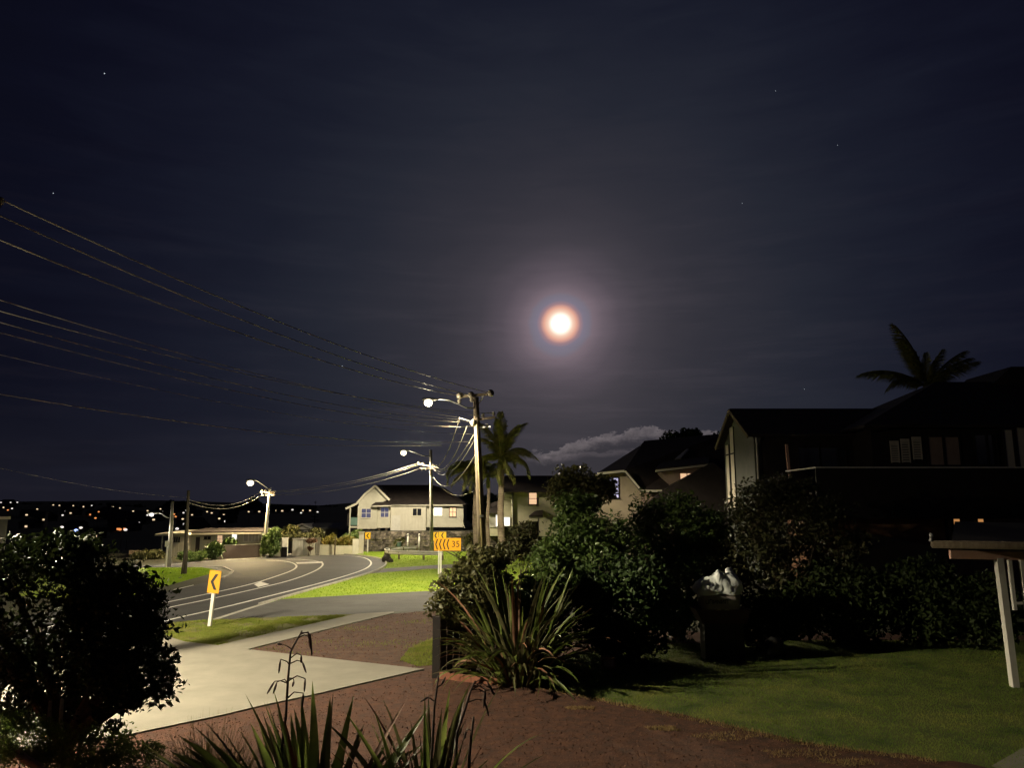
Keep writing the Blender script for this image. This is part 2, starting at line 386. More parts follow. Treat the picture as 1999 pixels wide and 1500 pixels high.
m_steel = mat('galvanised', (0.42, 0.42, 0.41), (0.55, 0.55, 0.53), scale=4, rough=0.5, metal=0.5)
m_insul = mat('porcelain', (0.30, 0.27, 0.20), (0.40, 0.36, 0.28), scale=8, rough=0.25)
m_pipe = mat('cable_guard', (0.26, 0.20, 0.09), (0.32, 0.26, 0.13), scale=3, rough=0.6)
m_wire = mat('wire', (0.42, 0.38, 0.28), rough=0.45, metal=0.3)
m_cable = mat('cable', (0.17, 0.155, 0.12), rough=0.6)
m_lamp = mat('lamp_lens', (0.9, 0.85, 0.7), emit=(1.0, 0.84, 0.55), estr=3.5)
m_lampw = mat('lamp_lens_white', (0.9, 0.88, 0.85), emit=(1.0, 0.92, 0.84), estr=2.2)
m_orange = mat('sign_orange', (0.66, 0.30, 0.006), (0.70, 0.32, 0.008), scale=3, rough=0.45)
m_yellow = mat('sign_yellow', (0.68, 0.40, 0.010), (0.72, 0.43, 0.015), scale=3, rough=0.45)
m_black = mat('sign_black', (0.012, 0.011, 0.010), rough=0.5)
m_palmleaf = mat('palm_leaf', (0.10, 0.12, 0.025), (0.30, 0.28, 0.08), scale=2, rough=0.6, spec=0.3, trans=0.35)
m_palmtrunk = mat('palm_trunk', (0.20, 0.15, 0.11), (0.32, 0.26, 0.19), scale=2, rough=0.95, bump=0.5, stretch=(1, 1, 5))
m_wood = mat('bark', (0.05, 0.038, 0.026), (0.09, 0.07, 0.05), scale=8, rough=0.95, bump=0.6)
m_leaf_dark = mat('leaf_dark', (0.018, 0.034, 0.010), (0.055, 0.085, 0.022), scale=9, rough=0.5, spec=0.3, trans=0.10, c3=(0.03, 0.055, 0.014))
m_leaf_tree = mat('leaf_tree', (0.010, 0.018, 0.006), (0.04, 0.055, 0.016), scale=9, rough=0.55, spec=0.12, trans=0.06)
m_rail = mat('rail_galvanised', (0.52, 0.51, 0.48), (0.64, 0.63, 0.59), scale=2, rough=0.5)
m_leaf_mid = mat('leaf_mid', (0.040, 0.075, 0.016), (0.10, 0.145, 0.035), scale=6, rough=0.42, trans=0.2, c3=(0.065, 0.105, 0.022))
m_leaf_olive = mat('leaf_olive', (0.055, 0.060, 0.020), (0.13, 0.12, 0.045), scale=5, rough=0.5, spec=0.35, trans=0.2, c3=(0.085, 0.085, 0.028))
m_leaf_red = mat('leaf_bronze', (0.055, 0.035, 0.022), (0.10, 0.085, 0.035), scale=3, rough=0.45, trans=0.15, c3=(0.055, 0.065, 0.022))
m_leaf_gold = mat('leaf_gold', (0.24, 0.15, 0.02), (0.36, 0.20, 0.05), scale=2, rough=0.6, trans=0.2, c3=(0.20, 0.20, 0.04))
m_leaf_lime = mat('leaf_lime', (0.09, 0.15, 0.03), (0.18, 0.24, 0.07), scale=4, rough=0.5, trans=0.25)
m_flax = mat('flax', (0.075, 0.11, 0.022), (0.17, 0.20, 0.05), scale=3, rough=0.45, spec=0.35, trans=0.42, c3=(0.11, 0.145, 0.032))
m_flax2 = mat('flax_bronze', (0.085, 0.062, 0.035), (0.13, 0.11, 0.055), scale=3, rough=0.45, spec=0.35, trans=0.3, c3=(0.07, 0.075, 0.03))
m_flaxdead = mat('flax_dead', (0.16, 0.065, 0.035), (0.24, 0.13, 0.07), scale=6, rough=0.7)
m_stalk = mat('flax_stalk', (0.035, 0.022, 0.016), (0.06, 0.038, 0.028), scale=8, rough=0.8)
m_log = mat('pale_log', (0.30, 0.25, 0.18), (0.42, 0.36, 0.27), scale=8, rough=0.9, bump=0.4)
m_bag = mat('silver_bag', (0.72, 0.78, 0.76), (0.84, 0.88, 0.86), scale=3, rough=0.35, spec=0.8, bump=0.6, bscale=8)
m_bagfront = mat('bag_front', (0.30, 0.26, 0.25), (0.36, 0.32, 0.30), scale=3, rough=0.7)
m_red = mat('cart_red', (0.035, 0.010, 0.009), (0.05, 0.015, 0.013), scale=4, rough=0.6)
m_rubber = mat('rubber', (0.02, 0.02, 0.02), rough=0.8)
m_salmon = mat('salmon_paint', (0.60, 0.36, 0.27), (0.66, 0.41, 0.31), scale=3, rough=0.6)
m_terra = mat('terracotta', (0.17, 0.06, 0.032), (0.23, 0.09, 0.05), scale=6, rough=0.9, bump=0.3)
m_townwall = mat('town_wall', (0.05, 0.05, 0.05), rough=0.9)
m_moon = mat('moon', (0.9, 0.88, 0.82), (0.8, 0.78, 0.74), scale=0.02, emit=(1.0, 0.95, 0.88), estr=4.0)
m_star = mat('star', (0.8, 0.85, 0.9), emit=(0.8, 0.9, 1.0), estr=0.8)
town_mats = [mat('town_white', (0.8, 0.8, 0.8), emit=(1.0, 0.93, 0.85), estr=1.0), mat('town_warm', (0.8, 0.7, 0.5), emit=(1.0, 0.74, 0.44), estr=1.0),
             mat('town_orange', (0.8, 0.5, 0.3), emit=(1.0, 0.34, 0.10), estr=1.0), mat('town_blue', (0.4, 0.5, 1.0), emit=(0.35, 0.45, 1.0), estr=2.5)]

# ---------------------------------------------------------------- terrain
def sstep(a, b, x):
    t = np.clip((np.asarray(x, float) - a) / (b - a), 0, 1); return t * t * (3 - 2 * t)
def hgt(x, y):
    x = np.asarray(x, float); y = np.asarray(y, float)
    left = sstep(-18.5, -23, x)
    z = -9.0 * sstep(84, 150, y) * np.maximum(left, sstep(125, 160, y))
    z = z + 2.2 * sstep(91.0, 92.6, y) * (1 - left) * sstep(160, 125, y)
    z = z + 1.6 * sstep(30, 46, y) * sstep(5, 13, x) * sstep(150, 90, y)
    far = sstep(260, 1000, y)
    z = z + far * (24.5 + 3.0 * np.sin(x * 0.011 + 1.0) + 2.2 * np.sin(x * 0.027 + 0.4) + 1.2 * np.sin(x * 0.063))
    return z
def hz(x, y): return float(hgt(x, y))
xs = np.unique(np.concatenate([np.arange(-30, 30, 1.0), np.sign(np.arange(-40, 41)) * (30 + (np.abs(np.arange(-40, 41)) / 40.0) ** 2 * 1500)]))
ys = np.unique(np.concatenate([np.arange(-12, 80, 2.0), np.arange(80, 96, 0.8), 96 + (np.arange(0, 60) / 59.0) ** 2 * 1600]))
XX, YY = np.meshgrid(xs, ys); ZZ = hgt(XX, YY)
v = np.stack([XX.ravel(), YY.ravel(), ZZ.ravel()], 1); nx = len(xs); ny = len(ys)
ii = (np.arange(ny - 1)[:, None] * nx + np.arange(nx - 1)[None, :]).ravel()
me = np_mesh('ground', v, np.stack([ii, ii + 1, ii + nx + 1, ii + nx], 1), m_ground)
me.materials.append(m_hill)
cy = YY[:-1, :-1].ravel(); me.polygons.foreach_set('material_index', (cy > 110).astype(np.int32))
tag(link('ground', me), kind='structure')

g = lambda px, py: tuple(G(px, py)[:2])
outer = [g(415, 1211), g(480, 1190), g(547, 1170), g(636, 1145), g(718, 1122), g(748, 1110.5), g(756, 1100), g(746, 1092), g(705, 1085.5), g(652, 1082.3), g(603, 1082), g(537, 1085), g(438, 1092), g(286, 1105)]
inner = [g(285, 1108), g(402, 1107.5), g(438, 1109.5), g(454, 1117), g(447, 1124.5), g(425, 1132), g(385, 1142), g(336, 1153), g(293, 1165)]
def smoothpoly(pts, it=2):
    p = [Vector(q) for q in pts]
    for _ in range(it):
        o = [p[0]]
        for a, b in zip(p[:-1], p[1:]): o += [a.lerp(b, .25), a.lerp(b, .75)]
        o.append(p[-1]); p = o
    return [tuple(q) for q in p]
outer_s = smoothpoly(outer); inner_s = smoothpoly(inner)
far_o = (outer[-1][0] - 60, outer[-1][1] - 14); far_i = (inner[0][0] - 60, inner[0][1] - 12)
near_o = (-15.2, 20.0); near_o2 = (-18.5, -10.0); near_i = (-30.0, -10.0); near_i1 = (-24.5, 22.0)
road = [near_o2, near_o] + [g(329, 1217)] + outer_s + [far_o, far_i] + inner_s + [near_i1, near_i]
sheet('road', road, 0.012, m_asphalt)

def strip(pts, w, z, b):
    p = [Vector(q) for q in pts]; vs = []
    for i, q in enumerate(p):
        d = (p[min(i + 1, len(p) - 1)] - p[max(i - 1, 0)]).normalized(); n = Vector((-d.y, d.x)) * w / 2
        vs += [(q.x + n.x, q.y + n.y, z), (q.x - n.x, q.y - n.y, z)]
    b.add(vs, [(2 * i, 2 * i + 1, 2 * i + 3, 2 * i + 2) for i in range(len(p) - 1)])
def road_mark(name, pts, w, label):
    b = MB(); strip(smoothpoly(pts), w, 0.017, b); o = b.build(name, m_paint); o['kind'] = 'structure'; o['label'] = label
road_mark('edge_line', [(-17.2, 8), g(329, 1211), g(405, 1195), g(530, 1164), g(636, 1137), g(702, 1117), g(722, 1107), g(726, 1098), g(714, 1090), g(686, 1086), g(603, 1084), g(537, 1087), g(438, 1094.5), g(300, 1106)], 0.16, 'outer white edge line sweeping round the bend')
road_mark('centre_line', [(-19.6, 8), g(311, 1191), g(405, 1172), g(504, 1150), g(570, 1134), g(616, 1116), g(631, 1105), g(629, 1098.5), g(603, 1094), g(560, 1092.5)], 0.16, 'outer white line of the painted median')
road_mark('centre_line', [(-21.0, 8), g(311, 1180), g(405, 1161), g(491, 1142), g(537, 1127), g(570, 1115.5), g(581, 1107), g(573, 1100), g(553, 1096), g(520, 1095)], 0.16, 'inner white line of the painted median')
for q, lb in (((g(496, 1142), g(509, 1136.5), g(526, 1142), g(504, 1147.5)), 'white painted bar across the median near the chevron sign'), ((g(577, 1099), g(629, 1097.2), g(631, 1100), g(580, 1102)), 'white painted bar across the median at the bend')):
    sheet('median_bar', list(q), 0.0175, m_paint, label=lb)
sheet('shoulder_dash', [g(300, 1164), g(318, 1160), g(319, 1161.4), g(300, 1166)], 0.0175, m_paint)
sheet('shoulder_dash', [g(338, 1152.5), g(378, 1143.2), g(378, 1144), g(338, 1153.6)], 0.0175, m_paint)
# worn sealed patch of pale chip by the bend
m_worn = mat('worn_seal', (0.085, 0.078, 0.055), (0.052, 0.050, 0.047), scale=0.22, rough=0.8, bump=0.35, bscale=60)
sheet('worn_seal', ragged([g(300, 1107), g(430, 1097), g(530, 1092.5), g(590, 1096.5), g(566, 1100), g(560, 1110), g(520, 1124), g(470, 1126), g(462, 1115), g(440, 1107), g(380, 1106)], 1.2, 0.25, 3), 0.0145, m_worn)

# kerbs
def kerb(name, pts, w=0.16, h=0.11, z=0.0, label=None):
    p = [Vector(q) for q in pts]; b = MB(); vs = []
    for i, q in enumerate(p):
        d = (p[min(i + 1, len(p) - 1)] - p[max(i - 1, 0)]).normalized(); n = Vector((-d.y, d.x))
        for s_, hh in ((0.5, 0), (0.5, h * .8), (0.35, h), (-0.4, h), (-0.5, h * .6), (-0.5, 0)): vs.append((q.x + n.x * w * s_, q.y + n.y * w * s_, z + hh))
    k = 6; fs = [(i * k + j, i * k + j + 1, (i + 1) * k + j + 1, (i + 1) * k + j) for i in range(len(p) - 1) for j in range(k - 1)]
    fs += [tuple(range(k)), tuple(reversed(range((len(p) - 1) * k, len(p) * k)))]
    b.add(vs, fs); o = b.build(name, m_kerb); o['kind'] = 'structure'
    if label: o['label'] = label
kerb('kerb', outer_s[7:-6], label='low concrete kerb round the outside of the bend')
kerb('kerb', [g(404, 1107), g(438, 1109), g(454, 1116.5), g(448, 1123), g(434, 1129)], 0.22, 0.07, label='inner kerb with white edge at the grass island')
kerb('kerb', [g(415, 1212), g(480, 1191), g(538, 1173)], 0.22, 0.03, label='flush concrete edging where the driveway meets the road')

# verges, drives, beds
side_drive = [g(420, 1210), g(480, 1191), g(548, 1171), g(700, 1162), g(835, 1155), g(1010, 1150), g(1010, 1186), g(850, 1191), g(700, 1199), g(640, 1203), g(520, 1207)]
sheet('side_driveway', side_drive, 0.010, m_asphalt2)
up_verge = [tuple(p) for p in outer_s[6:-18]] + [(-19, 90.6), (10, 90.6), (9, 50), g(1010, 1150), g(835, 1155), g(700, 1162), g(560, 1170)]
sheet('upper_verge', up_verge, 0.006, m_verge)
sheet('crossing_path', [g(722, 1121), g(750, 1111), g(835, 1105), g(900, 1102), g(900, 1110), g(835, 1112), g(760, 1118)], 0.013, m_asphalt2)
low_verge = [g(300, 1232), g(329, 1217), g(415, 1211), g(520, 1207), g(640, 1203), g(697, 1200), g(560, 1231), g(425, 1262), g(360, 1255)]
m_verge2 = mat('thin_verge', (0.13, 0.15, 0.02), (0.15, 0.115, 0.06), scale=1.3, rough=1.0, bump=0.8, bscale=30)
sheet('lower_verge', ragged(low_verge, .5, .03, 5), 0.007, m_verge2)
island = [(-60, 30)] + [g(293, 1166), g(336, 1153), g(385, 1140), g(425, 1131), g(446, 1123), g(450, 1117), g(437, 1110.5), g(402, 1108.5), g(285, 1109)] + [(-60, 60)]
island_l = [tuple(p) for p in island]
sheet('grass_island', [g(230, 1180), g(290, 1150), g(330, 1144), g(380, 1130), g(413, 1121), g(420, 1114), g(395, 1109), g(285, 1109.5), (-60, 60)], 0.0185, m_verge)
sheet('footpath', [g(425, 1262), g(560, 1231), g(695, 1200.5), g(769, 1196), g(769, 1198.5), g(640, 1230), g(484, 1270)], 0.03, m_conc, 0.03)
# concrete driveway in saw-cut slabs
drive = [g(427, 1262.3), g(483, 1270.3), g(827, 1309), g(608, 1360), g(509, 1381), g(440, 1398), g(240, 1440), (-17.0, 11.5), (-16.2, 24.0), g(330, 1246), g(360, 1255)]
sheet('driveway', drive, 0.033, m_conc, 0.06)
soil = [g(486, 1270.6), g(640, 1231), g(769, 1199), g(880, 1190), g(880, 1312), g(829, 1309)]
sheet('soil_patch', ragged(soil, .4, .02, 8), 0.005, m_soil)
mulch = [g(829, 1310), g(608, 1361), g(509, 1382), g(440, 1399), g(240, 1441), (-17.0, 11.0), (-17, -8), (30, -8), (30, 32), (2.0, 34), (-1.0, 27), g(850, 1230)]
sheet('mulch_bed', mulch, 0.003, m_mulch)
lawn = [g(1030, 1338), g(1100, 1352), g(1200, 1372), g(1400, 1412), g(1560, 1450), g(1830, 1485), g(2000, 1510), (20, 12.5), (26, 14), (26, 28.2), (10.5, 28.4), (5.5, 27.6), (2.4, 26.0), g(1060, 1290)]
lawn_r = ragged(lawn, .25, .05, 9)
sheet('lawn', lawn_r, 0.008, m_lawn)
sheet('paver_corner', [g(1935, 1499), g(1999, 1462), (16, 11), (9.5, 11.2)], 0.02, m_conc)

def grass(name, poly, n, h, w, z, m, label, keep=None, holes=None):
    px = np.array(poly); x0, y0 = px.min(0); x1, y1 = px.max(0)
    x = rng.uniform(x0, x1, n * 3); y = rng.uniform(y0, y1, n * 3); k = inpoly(x, y, poly)
    if keep is not None: k &= keep(x, y)
    x, y = x[k][:n], y[k][:n]; n = len(x)
    a = rng.uniform(0, 2 * np.pi, n); hh = h * rng.uniform(.5, 1.3, n); ww = w * rng.uniform(.6, 1.3, n); ln = rng.normal(size=(n, 2)) * hh[:, None] * .45
    c, s_ = np.cos(a) * ww / 2, np.sin(a) * ww / 2; zz = np.full(n, z)
    v = np.stack([np.stack([x - c, y - s_, zz], 1), np.stack([x + c, y + s_, zz], 1), np.stack([x + ln[:, 0], y + ln[:, 1], zz + hh], 1)], 1).reshape(-1, 3)
    f = np.arange(3 * n).reshape(-1, 3)
    return tag(link(name, np_mesh(name, v, f, m)), label, 'grass', kind='stuff')
def patchy(sc, th, seed):
    r = np.random.default_rng(seed); kx = r.normal(size=(6, 2)) * sc; ph = r.uniform(0, 6, 6)
    return lambda x, y: (sum(np.sin(kx[i, 0] * x + kx[i, 1] * y + ph[i]) for i in range(6)) / 3 + r.normal(size=len(x)) * .35) > th
grass('lawn_grass', lawn_r, 120000, 0.045, 0.014, 0.008, m_blade, 'short dim green lawn beside the shrub border')
edge_pts = [Vector(g(*q)) for q in ((1030, 1342), (1200, 1374), (1400, 1414), (1560, 1452), (1830, 1487))]
fr = []
for a, b in zip(edge_pts[:-1], edge_pts[1:]):
    n_ = Vector((-(b - a).y, (b - a).x)).normalized()
    fr.append((a, b, n_))
ep = [tuple(a + n_ * .12) for a, b, n_ in fr] + [tuple(edge_pts[-1])] + [tuple(b - n_ * .22) for a, b, n_ in reversed(fr)] + [tuple(edge_pts[0])]
for k_, (px_, py_, w_) in enumerate(((1290, 1425, .5), (1420, 1440, .7), (1560, 1475, .8), (1655, 1490, .6), (1130, 1385, .35))):
    c_ = g(px_, py_); a_ = rng.uniform(.5, 1.2, 10)
    grass('dry_tuft', [(c_[0] + math.cos(t_ * .628) * w_ * a_[t_], c_[1] + math.sin(t_ * .628) * w_ * .45 * a_[t_]) for t_ in range(10)], 420, 0.05, 0.012, 0.006, m_dry, 'flattened dry grass patch on the mulch, %s along the lawn edge' % ('second', 'third', 'fourth', 'last', 'first')[k_])
grass('dry_grass', ep, 9000, 0.07, 0.014, 0.008, m_dry, 'straw coloured dry grass along the lawn edge')
near_up = [p for p in up_verge]
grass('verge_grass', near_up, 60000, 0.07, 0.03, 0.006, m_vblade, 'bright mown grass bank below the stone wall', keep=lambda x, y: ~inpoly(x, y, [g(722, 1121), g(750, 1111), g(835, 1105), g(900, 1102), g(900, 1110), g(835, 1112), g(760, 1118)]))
pk = patchy(2.2, -0.15, 4)
grass('verge_grass', low_verge, 26000, 0.05, 0.022, 0.007, m_lblade, 'patchy mown grass strip behind the near chevron sign', keep=pk)
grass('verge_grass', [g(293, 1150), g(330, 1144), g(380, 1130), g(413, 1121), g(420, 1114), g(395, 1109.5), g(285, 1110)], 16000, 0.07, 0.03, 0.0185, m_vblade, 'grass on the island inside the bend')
grass('weed_grass', [g(500, 1268), g(640, 1231), g(769, 1200), g(880, 1191), g(880, 1312), g(760, 1298)], 4000, 0.06, 0.018, 0.005, m_lblade, 'weedy grass tufts on the bare soil patch', keep=patchy(1.6, 0.6, 21))
grass('weed_grass', [g(780, 1290), g(800, 1268), g(850, 1245), g(850, 1300), g(815, 1303)], 3500, 0.07, 0.018, 0.005, m_lblade, 'green grass tuft beside the dark fence post')
def chips(name, poly, n, size, z, m, label):
    px = np.array(poly); x0, y0 = px.min(0); x1, y1 = px.max(0)
    x = rng.uniform(x0, x1, n * 3); y = rng.uniform(y0, y1, n * 3); k = inpoly(x, y, poly); x, y = x[k][:n], y[k][:n]
    p = np.stack([x, y, np.full(len(x), z + size * .18)], 1); v, f = leaf_cloud(p, size, .55, up=2.5, var=.5)
    return tag(link(name, np_mesh(name, v, f, m)), label, 'bark chips', kind='stuff')
chips('bark_mulch', [g(827, 1312), g(608, 1362), g(440, 1400), g(200, 1450), (-9, 12.5), (9, 12.5), g(1830, 1490), g(1400, 1416), g(1030, 1345), g(900, 1320)], 15000, 0.032, 0.004, m_chip, 'loose reddish brown bark mulch in the front bed')
chips('soil_crumbs', soil, 4000, 0.04, 0.006, m_chip, 'crumbly brown soil beside the footpath')

# moon and stars
b = MB(); mp_ = Vector((0, 0, CAM_H)) + MOON * 9000
b.ball((0, 0, 0), 9000 * math.radians(0.62), 32, 16)
mo = link('moon', b.mesh('moon'), m_moon, None, mp_); tag(mo, 'bright full moon glowing through thin cloud', 'moon')
for i, (px, py, s_) in enumerate([(204, 143, 1.7), (104, 377, 1.3), (668, 715, 1.3), (1449, 397, .9), (1514, 177, .9), (1635, 283, .8), (1570, 760, .9)]):
    b = MB(); b.ball((0, 0, 0), s_ * 9000 / F_PX * .5, 8, 6)
    o = link('star', b.mesh('star'), m_star, None, Vector((0, 0, CAM_H)) + ray(px, py).normalized() * 9000)
    tag(o, ['brightest star high in the upper left sky', 'faint star above the overhead wires', 'star just under the end of the upper wires', 'star to the upper right of the moon', 'star highest in the right half of the sky', 'faint star rightmost in the sky', 'low star just above the long dark roof'][i], 'star', 'stars in the night sky')

# ---------------------------------------------------------------- the town on the far hillside
def town_house(mw, big):
    r = thing('distant_house', (0, 0, 0), 'far house with a lit window on the dark hillside', 'house', 'houses on the far hillside')
    MB().box((-5, 0, -1.5), (5, 7, 3)).build('wall', m_townwall, r)
    b = MB(); b.prism([(-5.6, -.4, 3), (5.6, -.4, 3), (5.6, 3.5, 5), (-5.6, 3.5, 5)], (0, 0, .15)); b.prism([(-5.6, 7.4, 3), (5.6, 7.4, 3), (5.6, 3.5, 5), (-5.6, 3.5, 5)], (0, 0, .15)); b.build('roof', m_roof, r)
    MB().box((-1.2 * big, -.12, .6), (1.2 * big, -.02, .6 + 1.5 * big)).build('window', mw, r)
    return r
def town_lamp(mw):
    r = thing('distant_street_lamp', (0, 0, 0), 'far street lamp shining on the dark hillside', 'street lamp', 'street lamps on the far hillside')
    MB().tube([(0, 0, -1), (0, 0, 7)], [.12, .08], 6).build('post', m_townwall, r); MB().tube([(0, 0, 7), (0, -1.2, 7.3)], .06, 6).build('arm', m_townwall, r)
    MB().ball((0, -1.5, 7.2), .55, 8, 6, (1.2, 1.2, .8)).build('lamp', mw, r)
    return r
protos = {}
def town_at(px, py, kind, col, big=0.7):
    # walk along the pixel's ray until it meets the hillside
    r = ray(px, py); up = {'h': 1.3, 'l': 7.2}[kind]; pos = None
    for d in np.concatenate([np.arange(160, 400, 4), np.arange(400, 1400, 8)]):
        p = Vector((0, 0, CAM_H)) + r * (d / r.y)
        if p.z <= hz(p.x, p.y) + up: pos = Vector((p.x, p.y, hz(p.x, p.y))); break
    if pos is None:
        d = 1000.0; p = Vector((0, 0, CAM_H)) + r * (d / r.y); pos = Vector((p.x, p.y, hz(p.x, p.y)))
    key = (kind, col, round(big, 1))
    if key not in protos:
        protos[key] = o = town_house(town_mats[col], big) if kind == 'h' else town_lamp(town_mats[col])
        o.location = pos
    else: o = dup(protos[key], pos)
    word = ['white', 'warm yellow', 'orange', 'blue'][col]
    o['label'] = ('far house with %s window light on the dark hillside' if kind == 'h' else 'far street lamp shining %s on the dark hillside') % word
    o['group'] = ('houses lit %s on the far hillside' if kind == 'h' else 'street lamps shining %s on the far hillside') % word
    if kind == 'h': o.rotation_euler[2] = rnd.uniform(-.4, .4)
spots = [(4, 982, 'l', 0), (10, 984, 'h', 0), (23, 982, 'l', 0), (36, 982, 'l', 0), (18, 997, 'l', 2), (26, 995, 'l', 0), (7, 991, 'h', 1), (75, 995, 'l', 1), (106, 988, 'l', 1), (118, 988, 'l', 1), (129, 990, 'h', 1),
         (145, 988, 'l', 1), (163, 990, 'h', 1), (181, 988, 'l', 0), (132, 997, 'h', 1), (138, 1002, 'h', 1), (125, 1007, 'l', 0), (125, 1030, 'l', 0), (139, 1030, 'h', 0), (153, 1036, 'l', 3), (162, 1031, 'l', 0),
         (140, 1038, 'h', 1), (195, 1000, 'l', 2), (203, 999, 'h', 1), (214, 1003, 'h', 1), (176, 1006, 'h', 2), (189, 1013, 'l', 2), (200, 1009, 'h', 1), (211, 1009, 'h', 1), (236, 993, 'l', 1), (235, 1006, 'h', 1),
         (262, 999, 'l', 1), (257, 1007, 'h', 0), (261, 1015, 'h', 0), (266, 1014, 'h', 0), (274, 1015, 'h', 1), (270, 1022, 'h', 0), (276, 1010, 'h', 0), (290, 998, 'l', 1), (290, 1007, 'l', 0), (315, 995, 'l', 1),
         (231, 1034, 'h', 2), (238, 1034, 'l', 2), (243, 1034, 'h', 2), (249, 1035, 'l', 0), (185, 1047, 'h', 1), (51, 1028, 'h', 1), (314, 997, 'h', 2), (321, 997, 'h', 2), (333, 998, 'h', 2), (342, 1005, 'l', 2),
         (345, 1010, 'l', 2), (332, 1005, 'h', 1), (360, 1002, 'l', 0), (364, 997, 'h', 0), (359, 1015, 'l', 1), (360, 1024, 'h', 0), (349, 1033, 'l', 0), (376, 1024, 'h', 0), (377, 1032, 'h', 0), (381, 1038, 'h', 1),
         (406, 1000, 'l', 1), (415, 1003, 'l', 1), (437, 1006, 'h', 1), (445, 1004, 'h', 1), (430, 1014, 'l', 1), (437, 1019, 'h', 0), (442, 1019, 'h', 0), (487, 1000, 'l', 1), (506, 999, 'h', 1), (540, 997, 'h', 1),
         (551, 998, 'h', 1), (571, 996, 'h', 0), (589, 1002, 'l', 0), (592, 997, 'h', 1), (605, 997, 'h', 1), (621, 1001, 'l', 0), (80, 1010, 'h', 1), (85, 1016, 'h', 1), (52, 1006, 'h', 1), (300, 1015, 'h', 1), (220, 991, 'h', 1)]
for s_ in spots: town_at(*s_)
for k in range(12): town_at(rnd.uniform(100, 400), rnd.uniform(990, 1022), 'h', rnd.choice([0, 1, 1, 1, 2]), 0.6)
# far wood along the crest: dark tree masses
tp = []
for px, py, w_, h_ in [(335, 985, 30, 18), (352, 986, 22, 18), (430, 990, 60, 10), (487, 988, 24, 22), (497, 982, 14, 26), (470, 990, 30, 14), (560, 990, 120, 10), (640, 992, 60, 10), (120, 986, 160, 8), (240, 990, 120, 9), (30, 986, 90, 8)]:
    d = 760.0; c = P(px, py, d); sx = w_ / F_PX * d * .5; sz = h_ / F_PX * d * .5
    p, _ = clump_points((c.x, c.y, c.z - sz * .5), (sx, 10, sz), 60, 30, sz * .45 + .5, shell=.1); tp.append(p)
v, f = leaf_cloud(np.concatenate(tp), 2.2, .8)
tag(link('far_wood', np_mesh('far_wood', v, f, m_leaf_dark)), 'dark band of far trees along the hill crest', 'wood', kind='stuff')
# ---------------------------------------------------------------- poles, street lamps, wires
def street_light(loc, power, col=LAMP_COL, name='street_lamp_light', cone=154, spill=0.06):
    out = []
    for kind, p in (('SPOT', power), ('POINT', power * spill)):       # the downward beam, and the weak sideways glow of the bowl
        ld = bpy.data.lights.new(name, kind); ld.energy = p; ld.color = col; ld.shadow_soft_size = 0.18
        if kind == 'SPOT': ld.spot_size = math.radians(cone); ld.spot_blend = 0.35 if cone < 158 else 0.2
        o = bpy.data.objects.new(name, ld); COL.objects.link(o); o.location = loc; out.append(o)
    return out
def insulator(c, ax, parent, s=1.0):
    c = Vector(c); ax = Vector(ax).normalized(); b = MB()
    for t, r in ((-.10, .15), (0.0, .19), (.10, .15)):
        b.tube([c + ax * (t - .035) * s, c + ax * t * s, c + ax * (t + .035) * s], [r * .45 * s, r * s, r * .5 * s], 10)
    return b.build('insulator', m_insul, parent)
def lamp_on(root, arm_pts, power, m_lens=m_lamp, col=LAMP_COL, s=1.0, cone=154, spill=.06):
    arm_pts = [Vector(p) for p in arm_pts]; e = arm_pts[-1]; d = arm_pts[-1] - arm_pts[-2]; d.z = 0; d.normalize()
    a = MB().tube(arm_pts, .045, 8).build('lamp_arm', m_steel, root)
    MB().tube([e - d * .1, e + d * .15, e + d * .5, e + d * .8, e + d * .9], [.05, .09 * s, .12 * s, .10 * s, .04], 10).build('lamp_head', m_steel, a)
    MB().ball(e + d * .5 - Vector((0, 0, .22 * s)), .27 * s, 16, 10, (1.0, 1.0, .85)).build('lens', m_lens, a)
    for lt in street_light(e + d * .5 - Vector((0, 0, .60 * s)), power, col, cone=cone, spill=spill): lt.parent = root; lt.location -= wloc(root)
    return e + d * .5
def pole(base, top, r0, r1, m, label, group=None, n=12):
    r = thing('utility_pole', base, label, 'utility pole', group)
    b_, t_ = Vector(base), Vector(top)
    MB().tube([b_ - Vector((0, 0, .3)), b_.lerp(t_, .33), b_.lerp(t_, .66), t_], [r0, r0 + (r1 - r0) * .33, r0 + (r1 - r0) * .66, r1], n).build('shaft', m, r)
    return r
LW = 8.0
# main pole with conduit, three arms and lamp
d1 = 48.0
b1 = Vector((X(945, d1), d1, 0)); t1_ = P(929, 776, d1)
p1 = pole(b1, t1_, .30, .18, m_pole, 'tall timber power pole with cable guard and three crossarms, nearest the palms')
ca, cb_ = P(895, 775, d1 + .5), P(962, 769, d1 - .4)
arm = MB().bar(ca, cb_, .14, .16).build('crossarm', m_pole, p1)
adir = (cb_ - ca).normalized()
top_ins = [P(898, 773, d1 + .45), P(920, 772, d1 + .1), P(958, 768, d1 - .35)]
for q in top_ins: insulator(q + Vector((0, -.05, 0)), (adir.x * .5, .9, .1), arm, 1.25)
insulator(P(897, 784, d1 + .45), (0, 0, 1), arm, .9); insulator(P(921, 781, d1 + .1), (0, 0, 1), arm, .9)
MB().bar(P(945, 771, d1 - .2), P(934, 790, d1), .05, .05).build('brace', m_steel, p1)
arm2 = MB().bar(P(931, 820, d1), P(967, 815, d1 - .3), .12, .13).build('crossarm', m_pole, p1)
low_ins = [P(943, 812, d1 - .1), P(964, 808, d1 - .3), P(926, 824, d1 + .1)]
for q in low_ins[:2]: insulator(q, (0, 0, 1), arm2, .8)
MB().tube([P(942, 808, d1), P(955, 806, d1), P(965, 808, d1)], .02, 6).build('jumper', m_wire, arm2)
